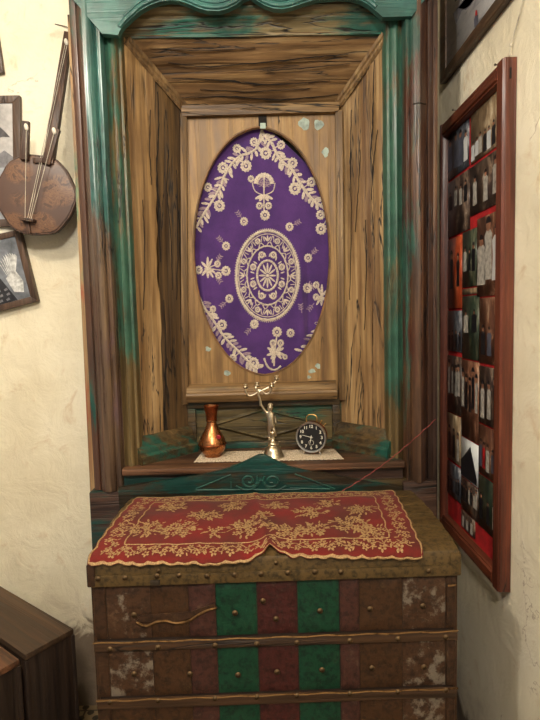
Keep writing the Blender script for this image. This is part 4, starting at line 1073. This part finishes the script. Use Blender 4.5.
# ------------------------------------------------------------------ pictures
PIX = {}
def pm(name, c, var=.3, scale=30, rough=.35):
    if name not in PIX: PIX[name] = plain('print_'+name, c, rough, 0, var, scale, 0.0)
    return PIX[name]
def photo_mat(name, stops, stretch, seed):
    t = NT('print_'+name); n = t.noise(1, 6, .7, t.mapping(stretch, (seed, seed*2, seed*3)), .6)
    return t.done(t.ramp(n, stops), .3, 0, None, .5)
S_ = (1, 26, 12)
PB = [photo_mat('dark', [(.3, (22, 18, 18)), (.5, (58, 44, 38)), (.62, (120, 100, 84)), (.72, (190, 180, 168))], S_, 1),
      photo_mat('green', [(.3, (16, 20, 18)), (.5, (40, 52, 40)), (.64, (96, 96, 76)), (.75, (180, 176, 160))], S_, 2),
      photo_mat('orange', [(.3, (60, 26, 16)), (.5, (160, 66, 36)), (.66, (190, 96, 60)), (.76, (210, 180, 150))], S_, 3),
      photo_mat('blue', [(.3, (26, 26, 30)), (.5, (62, 64, 70)), (.62, (120, 120, 124)), (.74, (196, 190, 182))], S_, 4),
      photo_mat('warm', [(.3, (40, 24, 18)), (.5, (96, 60, 44)), (.62, (150, 112, 88)), (.74, (214, 200, 176))], S_, 5),
      photo_mat('tan', [(.3, (70, 54, 40)), (.5, (132, 110, 84)), (.62, (176, 158, 130)), (.74, (216, 206, 184))], S_, 6)]
robe = pm('robe', (176, 170, 160), .3, 60); skinp = pm('skin', (150, 104, 80)); darkp = pm('suit', (28, 26, 30), .3, 60); redp = pm('red', (176, 34, 34)); bluep = pm('blue', (82, 84, 98)); skyp = pm('sky', (204, 206, 206), .1, 12)

# big collage frame on the right wall
fx = .705
bf = thing('collage_frame', 'tall mahogany brown frame holding a photo collage on the right wall', 'picture frame', (WX-.02, 1.80, .84))
FY0, FY1, FZ0, FZ1 = 1.528, 2.062, .842, 2.420; fw = .052
def hframe(z0, z1, name, m):
    bm = nb(); prof_ = [(z0, fx+.006), (z0+.006, fx), (z1-.014, fx), (z1-.010, fx+.006), (z1-.004, fx+.004), (z1, fx+.012), (z1, WX-.002), (z0, WX-.002)]
    v0 = [bm.verts.new((x, FY0+fw-.003, z)) for z, x in prof_]; v1 = [bm.verts.new((x, FY1-.027, z)) for z, x in prof_]
    bm.faces.new(v0); bm.faces.new(v1[::-1]); n = len(prof_)
    for i in range(n): bm.faces.new((v0[i], v1[i], v1[(i+1) % n], v0[(i+1) % n]))
    return obj(name, bm, m, bf)
def vframe(ya, yb, m):
    """ya outer edge, yb inner edge"""
    s = 1 if yb > ya else -1
    bm = nb(); pr_ = [(fx+.006, ya), (fx, ya+s*.006), (fx, yb-s*.014), (fx+.006, yb-s*.010), (fx+.004, yb-s*.004), (fx+.012, yb), (WX-.002, yb), (WX-.002, ya)]
    prism(bm, pr_, 'Z', FZ0-.001, FZ1+.001); return obj('frame_stile', bm, m, bf)
hframe(FZ0, FZ0+fw, 'frame_rail', M['mahogany_h'])
bm = nb(); prof_ = [(FZ1, fx+.006), (FZ1-.006, fx), (FZ1-fw+.014, fx), (FZ1-fw+.010, fx+.006), (FZ1-fw+.004, fx+.004), (FZ1-fw, fx+.012), (FZ1-fw, WX-.002), (FZ1, WX-.002)]
v0 = [bm.verts.new((x, FY0+fw-.003, z)) for z, x in prof_]; v1 = [bm.verts.new((x, FY1-.027, z)) for z, x in prof_]
bm.faces.new(v0); bm.faces.new(v1[::-1])
for i in range(8): bm.faces.new((v0[i], v1[i], v1[(i+1) % 8], v0[(i+1) % 8]))
obj('frame_rail', bm, M['mahogany_h'], bf)
vframe(FY0-.001, FY0+fw, M['mahogany']); vframe(FY1+.001, FY1-.030, M['mahogany'])
bm = nb(); box(bm, .732, WX-.003, FY0+.02, FY1-.02, FZ0+.02, FZ1-.02); obj('red_mount', bm, M['mat_red'], bf)
bm = nb(); p = onX(510.5, 72, .725); box(bm, .7225, .7275, FY0-.003, FY0+.001, 2.362, 2.392, .001); obj('keyhole', bm, M['void'], bf)
Yf, Yn = 2.032, 1.580
yA, yB_, yC, yD = Yf, 1.888, 1.745, Yn
def person_fig(bm, y, zb, hh, w, slot):
    n = 8; x = .7272
    pts = [(-.5, 0), (-.42, .45), (-.5, .72), (-.25, .80), (.25, .80), (.5, .72), (.42, .45), (.5, 0)]
    f = bm.faces.new([bm.verts.new((x, y-a*w, zb+b*hh)) for a, b in pts]); f.material_index = slot
    f = bm.faces.new([bm.verts.new((x-.0002, y+.16*hh*math.cos(2*PI*i/8)*.55, zb+hh*.88+.11*hh*math.sin(2*PI*i/8))) for i in range(8)]); f.material_index = 2
    f = bm.faces.new([bm.verts.new((x-.0003, y+.17*hh*math.cos(PI*i/6)*.55, zb+hh*.91+.11*hh*math.sin(PI*i/6))) for i in range(7)]); f.material_index = 3
rp = random.Random(21)
def photo(ya, yb, z0, z1, back, figs, strip=0.0):
    """ya far, yb near"""
    bm = nb(); box(bm, .7275, .7325, yb+.002, ya-.002, z0+.002, z1-.002)
    for f in bm.faces: f.material_index = 0
    for (t, zb, hh, w, slot) in figs: person_fig(bm, ya+(yb-ya)*t, z0+(z1-z0)*zb, (z1-z0)*hh, w, slot)
    o = obj('photo_print', bm, [back, robe, skinp, darkp, redp, bluep, skyp], bf, flip=False); return o
def crowd(n, zb=.05, hh=.7, w=.03, slots=(1, 3, 5)):
    return [((i+.6)/(n+.2)+rp.uniform(-.03, .03), zb+rp.uniform(0, .06), hh*rp.uniform(.85, 1.1), w*rp.uniform(.8, 1.2), rp.choice(slots)) for i in range(n)]
photo(yA, 1.832, 2.205, 2.368, PB[3], crowd(4, .15, .7, .045, (3, 5, 3, 6)))
photo(1.815, yD, 2.203, 2.368, PB[5], crowd(7, .05, .42, .03, (6, 3, 1, 0)))
photo(yA, 1.822, 1.990, 2.198, PB[0], crowd(4, .45, .35, .03, (3, 3, 1)))
photo(1.818, yD, 2.030, 2.196, PB[0], crowd(3, .16, .62, .040, (1, 1)))
photo(yA, 1.886, 1.718, 1.984, PB[2], crowd(2, .25, .5, .030, (1, 3)))
photo(1.884, 1.758, 1.790, 1.988, PB[1], crowd(3, .25, .45, .026, (1, 3, 3)))
photo(1.756, yD, 1.752, 2.012, PB[4], crowd(3, .15, .7, .06, (1, 6, 1)))
photo(1.884, 1.742, 1.764, 1.788, PB[5], [])
photo(yA, 1.886, 1.555, 1.712, PB[3], crowd(4, 0, .5, .024, (3, 3, 5)))
photo(1.884, 1.737, 1.536, 1.762, PB[1], crowd(2, .42, .36, .05, (1, 3)))
photo(1.735, yD, 1.532, 1.750, PB[4], crowd(3, .1, .5, .03, (3, 3, 5)))
photo(yA, 1.890, 1.316, 1.540, PB[0], crowd(4, .3, .55, .024, (5, 3, 1)))
photo(1.888, 1.735, 1.250, 1.534, PB[4], crowd(5, .35, .5, .024, (1, 3, 3)))
photo(1.733, yD, 1.330, 1.526, PB[0], crowd(3, .1, .7, .03, (3, 1, 6)))
photo(yA, 1.890, 1.128, 1.314, PB[5], crowd(3, .05, .6, .026, (3, 1, 3)))
photo(1.733, yD, 1.157, 1.328, PB[4], crowd(5, .1, .5, .024, (3, 4, 5, 1)))
pk = photo(1.888, 1.735, 1.098, 1.248, skyp, [])
# dark gable on the pale print
bm = nb(); f = bm.faces.new([bm.verts.new((.7270, y, z)) for y, z in ((1.888, 1.104), (1.738, 1.104), (1.745, 1.13), (1.800, 1.228), (1.86, 1.18), (1.888, 1.16))]); obj('printed_roof', bm, darkp, pk)
photo(yA, 1.890, .985, 1.120, PB[3], crowd(5, .15, .45, .022, (3, 5, 3)))
photo(1.888, 1.735, .975, 1.096, PB[0], crowd(7, .3, .55, .018, (1, 3, 3)))
photo(1.733, yD, .972, 1.155, PB[1], crowd(3, .12, .5, .026, (1, 3, 3)))
photo(1.885, 1.762, .905, .973, PB[0], crowd(3, .1, .7, .022, (3, 1)))
# cord, nails
bm = nb(); pts = smooth_path([onX(510, 56, WX-.012), onX(511, 45, WX-.008), onX(517, 24, WX-.006), onX(524, -4, WX-.005), onX(531, -30, WX-.004)], 5)
tube(bm, pts, .0022, 6); bmesh.ops.create_icosphere(bm, subdivisions=2, radius=.005, matrix=Matrix.Translation(onX(511, 45, WX-.008))); obj('hanging_cord', bm, M['string'], bf)
for nm, (x, y), lb in (('wall_nail', (454, 111), 'small nail in right wall above far corner of collage frame'), ('wall_nail', (496.5, 66), 'small nail in right wall above near corner of collage frame')):
    p = onX(x, y, WX-.02); bm = nb(); tube(bm, [p+Vector((-.004, 0, .004)), Vector((WX+.004, p.y, p.z))], .0016, 8); bmesh.ops.create_icosphere(bm, subdivisions=1, radius=.004, matrix=Matrix.Translation(p+Vector((-.004, 0, .004))))
    nl = tag(obj(nm, bm, M['nail']), lb, 'nail'); recenter(nl)

# snow picture, upper right
uf = thing('snow_picture', 'dark brown framed picture of a snowy scene high on right wall', 'picture frame', (WX-.02, 1.7, 2.592))
uy0, uy1, uz0, uz1, uw, us = 1.30, 2.10, 2.594, 3.16, .034, .058
for ya, yb, za, zb, nm in ((uy0+us-.002, uy1-us+.002, uz0, uz0+uw, 'frame_rail'), (uy0+us-.002, uy1-us+.002, uz1-uw, uz1, 'frame_rail'), (uy1-us, uy1, uz0, uz1, 'frame_stile'), (uy0, uy0+us, uz0, uz1, 'frame_stile')):
    bm = nb(); box(bm, .720, WX-.001, ya, yb, za, zb, .003); obj(nm, bm, M['brown_frame_r'], uf)
snow = photo_mat('snow', [(.3, (150, 150, 156)), (.42, (196, 195, 196)), (.6, (216, 214, 212)), (.75, (230, 228, 224))], (1, 8, 30), 8)
bm = nb(); box(bm, .726, .738, uy0+.02, uy1-.02, uz0+.02, uz1-.02)
def fl(bm, pts, slot, x=.7255):
    f = bm.faces.new([bm.verts.new(onX(a, b, x)) for a, b in pts]); f.material_index = slot
for pts in ([(453, 14), (468, -6), (478, -6), (470, 6), (462, 10), (456, 24)], [(458, 8), (474, -12), (484, -14), (466, 10)], [(452, -10), (462, -20), (466, -8), (455, 2)]): fl(bm, pts, 1)
fl(bm, [(474.5, 28), (478, 24), (478, 15), (475.5, 14), (474, 20)], 3, .7252); fl(bm, [(475, 16), (477.5, 15), (477, 10), (475.5, 10.5)], 2, .7250)
obj('print', bm, [snow, pm('graphite', (98, 96, 102)), redp, bluep], uf, flip=False)

# pictures on the left of the back wall
def wall_frame(name, label, pts_px, wd, depth, mat, pic):
    """pts_px: corners TL TR BR BL in photo coordinates, laid on the wall face"""
    Y = WY-depth; P = [onY(x, y, Y) for x, y in pts_px]; c = (P[2]+P[3])*.5
    t = thing(name, label, 'picture frame', (c.x, WY, min(P[2].z, P[3].z)))
    ctr = (P[0]+P[1]+P[2]+P[3])*.25
    ex = (P[1]-P[0]).normalized(); ez = (P[0]-P[3]).normalized(); ex.y = ez.y = 0
    inn = [P[0]+ex*wd-ez*wd, P[1]-ex*wd-ez*wd, P[2]-ex*wd+ez*wd, P[3]+ex*wd+ez*wd]
    for i, nm in enumerate(('frame_rail', 'frame_stile', 'frame_rail', 'frame_stile')):
        j = (i+1) % 4; bm = nb(); q = [P[i], P[j], inn[j], inn[i]]
        hexa(bm, [v+Vector((0, depth-.001, 0)) for v in q]+q, .003); obj(nm, bm, mat, t)
    bm = nb(); q = [v+Vector((0, .006, 0)) for v in inn]; g = .004
    hexa(bm, [v+Vector((0, .008, 0)) for v in q]+q)
    def on(u, v, o=0): return (q[0]*(1-u)+q[1]*u)*(1-v)+(q[3]*(1-u)+q[2]*u)*v+Vector((0, -.0006-o, 0))
    mats = pic(bm, on); obj('print', bm, mats, t, flip=False); return t
def poly_on(bm, on, pts, slot, o=0):
    f = bm.faces.new([bm.verts.new(on(u, v, o)) for u, v in pts]); f.material_index = slot
def pic_tree(bm, on):
    poly_on(bm, on, [(0, .0), (1, .0), (1, .52), (0, .50)], 1); poly_on(bm, on, [(0, .50), (1, .52), (1, 1), (0, 1)], 2, .0001)
    poly_on(bm, on, [(.36, .29), (.44, .22), (.58, .165), (.72, .18), (.84, .23), (.95, .29), (.82, .285), (.66, .30), (.5, .285)], 3, .0003)
    poly_on(bm, on, [(.58, .28), (.64, .28), (.66, .55), (.57, .55)], 3, .0003)
    poly_on(bm, on, [(.70, .45), (.84, .40), (1, .46), (1, .55), (.70, .55)], 4, .0002)
    for i in range(7): poly_on(bm, on, [(.3+.1*i, .62+.04*(i % 3)), (.42+.1*i, .60+.04*(i % 3)), (.40+.1*i, .66+.05*(i % 2)), (.32+.1*i, .68)], 4, .0003)
    return [pm('paper', (196, 192, 186)), pm('grey_sky', (184, 180, 178), .3, 10), pm('pale_ground', (178, 182, 190), .3, 20), pm('slate', (84, 80, 84)), pm('mid_grey', (128, 126, 130), .3, 30)]
def pic_spray(bm, on):
    poly_on(bm, on, [(0, 0), (1, 0), (1, 1), (0, 1)], 1)
    poly_on(bm, on, [(0, .45), (.35, .38), (.62, .60), (.80, 1), (0, 1)], 2, .0002)
    for i in range(9):
        a = .9+i*.13; poly_on(bm, on, [(.82-.02, .78), (.82+.28*math.cos(a+PI)*1.0, .78-.55*math.sin(a)), (.85+.28*math.cos(a+PI), .80-.52*math.sin(a))], 3, .0003)
    poly_on(bm, on, [(.70, .62), (.86, .50), (.95, .72), (.92, .9), (.78, .86)], 3, .0004)
    for i in range(6):
        for j in range(5):
            u, v = .08+.11*i+.02*(j % 2), .62+.08*j
            if v < .42+u*.55: continue
            poly_on(bm, on, [(u, v), (u+.05, v-.02), (u+.06, v+.02), (u+.01, v+.03)], 4, .0004)
    return [pm('paper', (196, 192, 186)), pm('steel_sky', (126, 130, 138), .4, 14), pm('dark_cloth', (46, 46, 50), .4, 50), pm('spray', (206, 206, 204), .3, 60), pm('mid_grey', (128, 126, 130))]
def pic_plain(bm, on): return [pm('paper', (196, 192, 186))]
wall_frame('tree_picture', 'brown framed picture of a flat topped tree beside the hanging lute', [(-52, 96), (19.5, 95), (21, 226), (-51, 228)], .030, .022, M['brown_frame'], pic_tree)
wall_frame('tilted_picture', 'brown framed picture hanging tilted below the lute', [(-55, 246), (19, 229), (37, 301), (-38, 321)], .024, .035, M['brown_frame'], pic_spray)
wall_frame('corner_picture', 'dark frame corner tilted at the upper left edge of the wall', [(-78, -40), (-16, -58), (3, 72), (-58, 84)], .026, .022, M['brown_frame'], pic_plain)

# ------------------------------------------------------------------ hanging lute
lu = thing('hanging_lute', 'round skin faced wooden lute with long neck hanging on the wall left of cabinet', 'lute', (onY(38, 196, 2.15).x, 2.19, onY(38, 196, 2.15).z-.16))
LY = 2.075
bc = onY(37.5, 196, LY+.02); RXl, RZl = .152, .152
rl = random.Random(3)
def lring(f, y, n=40):
    out = []
    for i in range(n):
        a = 2*PI*i/n; w = 1+.022*math.cos(6*a+.4)+.010*math.cos(11*a)
        out.append(Vector((bc.x+RXl*f*w*math.cos(a), y, bc.z+RZl*f*w*math.sin(a))))
    return out
bm = nb(); rings = [[bm.verts.new(p) for p in lring(f, y)] for f, y in ((.97, LY+.002), (1.0, LY+.010), (1.01, LY+.03), (.96, LY+.05), (.86, LY+.072), (.62, LY+.086), (.3, LY+.092))]
for A, B in zip(rings, rings[1:]):
    for i in range(40): bm.faces.new((A[i], A[(i+1) % 40], B[(i+1) % 40], B[i]))
bm.faces.new(rings[0]); bm.faces.new(rings[-1][::-1]); obj('bowl', bm, M['inst_body'], lu)
bm = nb(); rings = [[bm.verts.new(p) for p in lring(f, y)] for f, y in ((.985, LY+.006), (.975, LY-.001), (.9, LY-.004), (.5, LY-.006))]
c_ = bm.verts.new((bc.x, LY-.006, bc.z))
for A, B in zip(rings, rings[1:]):
    for i in range(40): bm.faces.new((A[i], A[(i+1) % 40], B[(i+1) % 40], B[i]))
for i in range(40): bm.faces.new((rings[-1][i], rings[-1][(i+1) % 40], c_))
obj('skin_face', bm, M['skin'], lu)
bm = nb(); tube(bm, lring(1.0, LY+.006), .005, 6, closed=True); obj('lacing_rim', bm, M['inst_wood'], lu)
def stick(p0, p1, w0, w1, name, y0, y1, th=.022, mat='inst_wood'):
    a, b = onY(p0[0], p0[1], y0), onY(p1[0], p1[1], y1); d = (b-a).normalized(); s = Vector((d.z, 0, -d.x)).normalized()
    bm = nb(); q = []
    for e, w in ((a, w0), (b, w1)):
        q.append([e-s*w+Vector((0, -th/2, 0)), e+s*w+Vector((0, -th/2, 0)), e+s*w+Vector((0, th/2, 0)), e-s*w+Vector((0, th/2, 0))])
    hexa(bm, q[0]+q[1], .003); return obj(name, bm, M[mat], lu)
stick((48.5, 164), (69, 33), .021, .015, 'neck', LY-.002, 2.150, .026)
stick((46, 164), (57.5, 129), .017, .012, 'tuning_arm', LY-.012, LY-.012, .018)
stick((24.5, 160), (26.3, 121.5), .016, .013, 'tuning_arm', LY-.012, LY-.012, .018)
stick((33.5, 161), (44.5, 161), .010, .010, 'cross_block', LY-.004, LY-.004, .02)
stick((26.5, 219), (30, 234), .010, .006, 'tail_peg', LY-.004, LY-.004, .018)
stick((21, 219), (35, 221), .006, .006, 'bridge', LY-.020, LY-.020, .034)
for x, y, yy in ((66.3, 42, 2.13), (54.2, 131, LY-.022), (26.3, 127, LY-.022)):
    c = onY(x, y, yy); bm = nb(); bmesh.ops.create_uvsphere(bm, u_segments=14, v_segments=10, radius=1, matrix=Matrix.Translation(c) @ Matrix.Rotation(-.25, 4, 'Y') @ Matrix.Diagonal((.008, .006, .014, 1)))
    obj('tuning_button', bm, M['nut'], lu)
for (x0, y0, ya), (x1, y1) in (((65, 45, 2.110), (27, 221)), ((66.8, 46, 2.110), (29, 221)), ((54, 133, LY-.026), (30.5, 221)), ((26.3, 129, LY-.026), (25, 220))):
    bm = nb(); tube(bm, [onY(x0, y0, ya), onY(x1, y1, LY-.036)], .0012, 6); obj('lute_string', bm, M['string'], lu)
bm = nb(); tube(bm, smooth_path([onY(69, 33, 2.16), onY(70, 30, 2.17), onY(67, 27, 2.19), onY(55, 24, 2.198)], 4), .0015, 6)
hw = tag(obj('hanging_wire', bm, M['nail']), 'thin dark wire on the wall at the top of the lute neck', 'wire'); recenter(hw)

# ------------------------------------------------------------------ dark boxes, lower left
def crate(name, label, corner, d1, d2, L1, L2, z0, z1, m, mt, trim=True):
    """corner = nearest upper corner (x,y); d1,d2 unit directions"""
    c = Vector((corner[0], corner[1], 0)); d1, d2 = Vector((*d1, 0)).normalized(), Vector((*d2, 0)).normalized()
    ctr = c+d1*L1/2+d2*L2/2; ang = math.atan2(d1.y, d1.x)
    t = thing(name, label, 'box', (ctr.x, ctr.y, z0), ang)
    h = z1-z0
    bm = nb(); box(bm, -L1/2+.004, L1/2-.004, -L2/2+.004, L2/2-.004, 0, h-.022, .004); obj('box_body', bm, m, t, local=True)
    bm = nb(); box(bm, -L1/2, L1/2, -L2/2, L2/2, h-.022, h, .005); obj('box_lid', bm, mt, t, local=True)
    if trim:
        for sx in (-1, 1):
            for sy in (-1, 1):
                bm = nb(); box(bm, sx*L1/2-.010*(sx > 0)-.002*(sx < 0)+.0, sx*L1/2+.002*(sx > 0)+.010*(sx < 0), sy*L2/2-.010*(sy > 0)-.002*(sy < 0), sy*L2/2+.002*(sy > 0)+.010*(sy < 0), .02, h-.024, .002); obj('corner_strip', bm, M['box_trim'], t, local=True)
    return t
# first box: right corner (-.709,1.81), near corner (-.819,1.665)
A = Vector((-.709, 1.808)); B = Vector((-.819, 1.665)); d2 = (A-B).normalized(); d1 = Vector((-d2.y, d2.x))
crate('wooden_chest', 'dark brown wooden chest with flat top standing against the wall at lower left', (B.x, B.y), (d1.x, d1.y), (d2.x, d2.y), .60, (A-B).length, 0, .60, M['dark_box'], M['dark_box_top'])
Cn = B+d1*.006-d2*.016
crate('wooden_crate', 'smaller dark crate with orange brown top at the lower left corner of the photo', (Cn.x-d2.x*.40, Cn.y-d2.y*.40), (d1.x, d1.y), (d2.x, d2.y), .44, .40, 0, .592, M['dark_box_b'], M['dark_box_b_top'])

# ------------------------------------------------------------------ light and camera
def lamp(name, loc, power, col, r):
    l = bpy.data.lights.new(name, 'POINT'); l.energy = power; l.color = col; l.shadow_soft_size = r
    o = bpy.data.objects.new(name, l); C.objects.link(o); o.location = loc
lamp('ceiling_lamp', (-1.05, .60, 3.08), 48, (1.0, .94, .84), .10)
lamp('room_lamp', (-.08, -.75, 3.02), 104, (1.0, .945, .86), .16)
w = bpy.data.worlds.new('room_glow'); bpy.context.scene.world = w; w.use_nodes = True
w.node_tree.nodes['Background'].inputs[0].default_value = (1.0, .95, .88, 1); w.node_tree.nodes['Background'].inputs[1].default_value = .19
cam = bpy.data.cameras.new('camera'); co = bpy.data.objects.new('camera', cam); C.objects.link(co)
cam.sensor_fit = 'VERTICAL'; cam.sensor_height = 36; cam.sensor_width = 27; cam.lens = 36*F/720; cam.clip_start = .02
o0 = ray(270, 360); rx = (ray(270+F, 360)-o0); uy = (ray(270, 360-F)-o0)
co.matrix_world = Matrix(((rx.x, uy.x, -o0.x, 0), (rx.y, uy.y, -o0.y, 0), (rx.z, uy.z, -o0.z, H), (0, 0, 0, 1)))
sc = bpy.context.scene; sc.camera = co
sc.view_settings.view_transform = 'Standard'; sc.view_settings.look = 'None'; sc.view_settings.gamma = 1; sc.view_settings.use_curve_mapping = False
sc.view_settings.exposure = .5
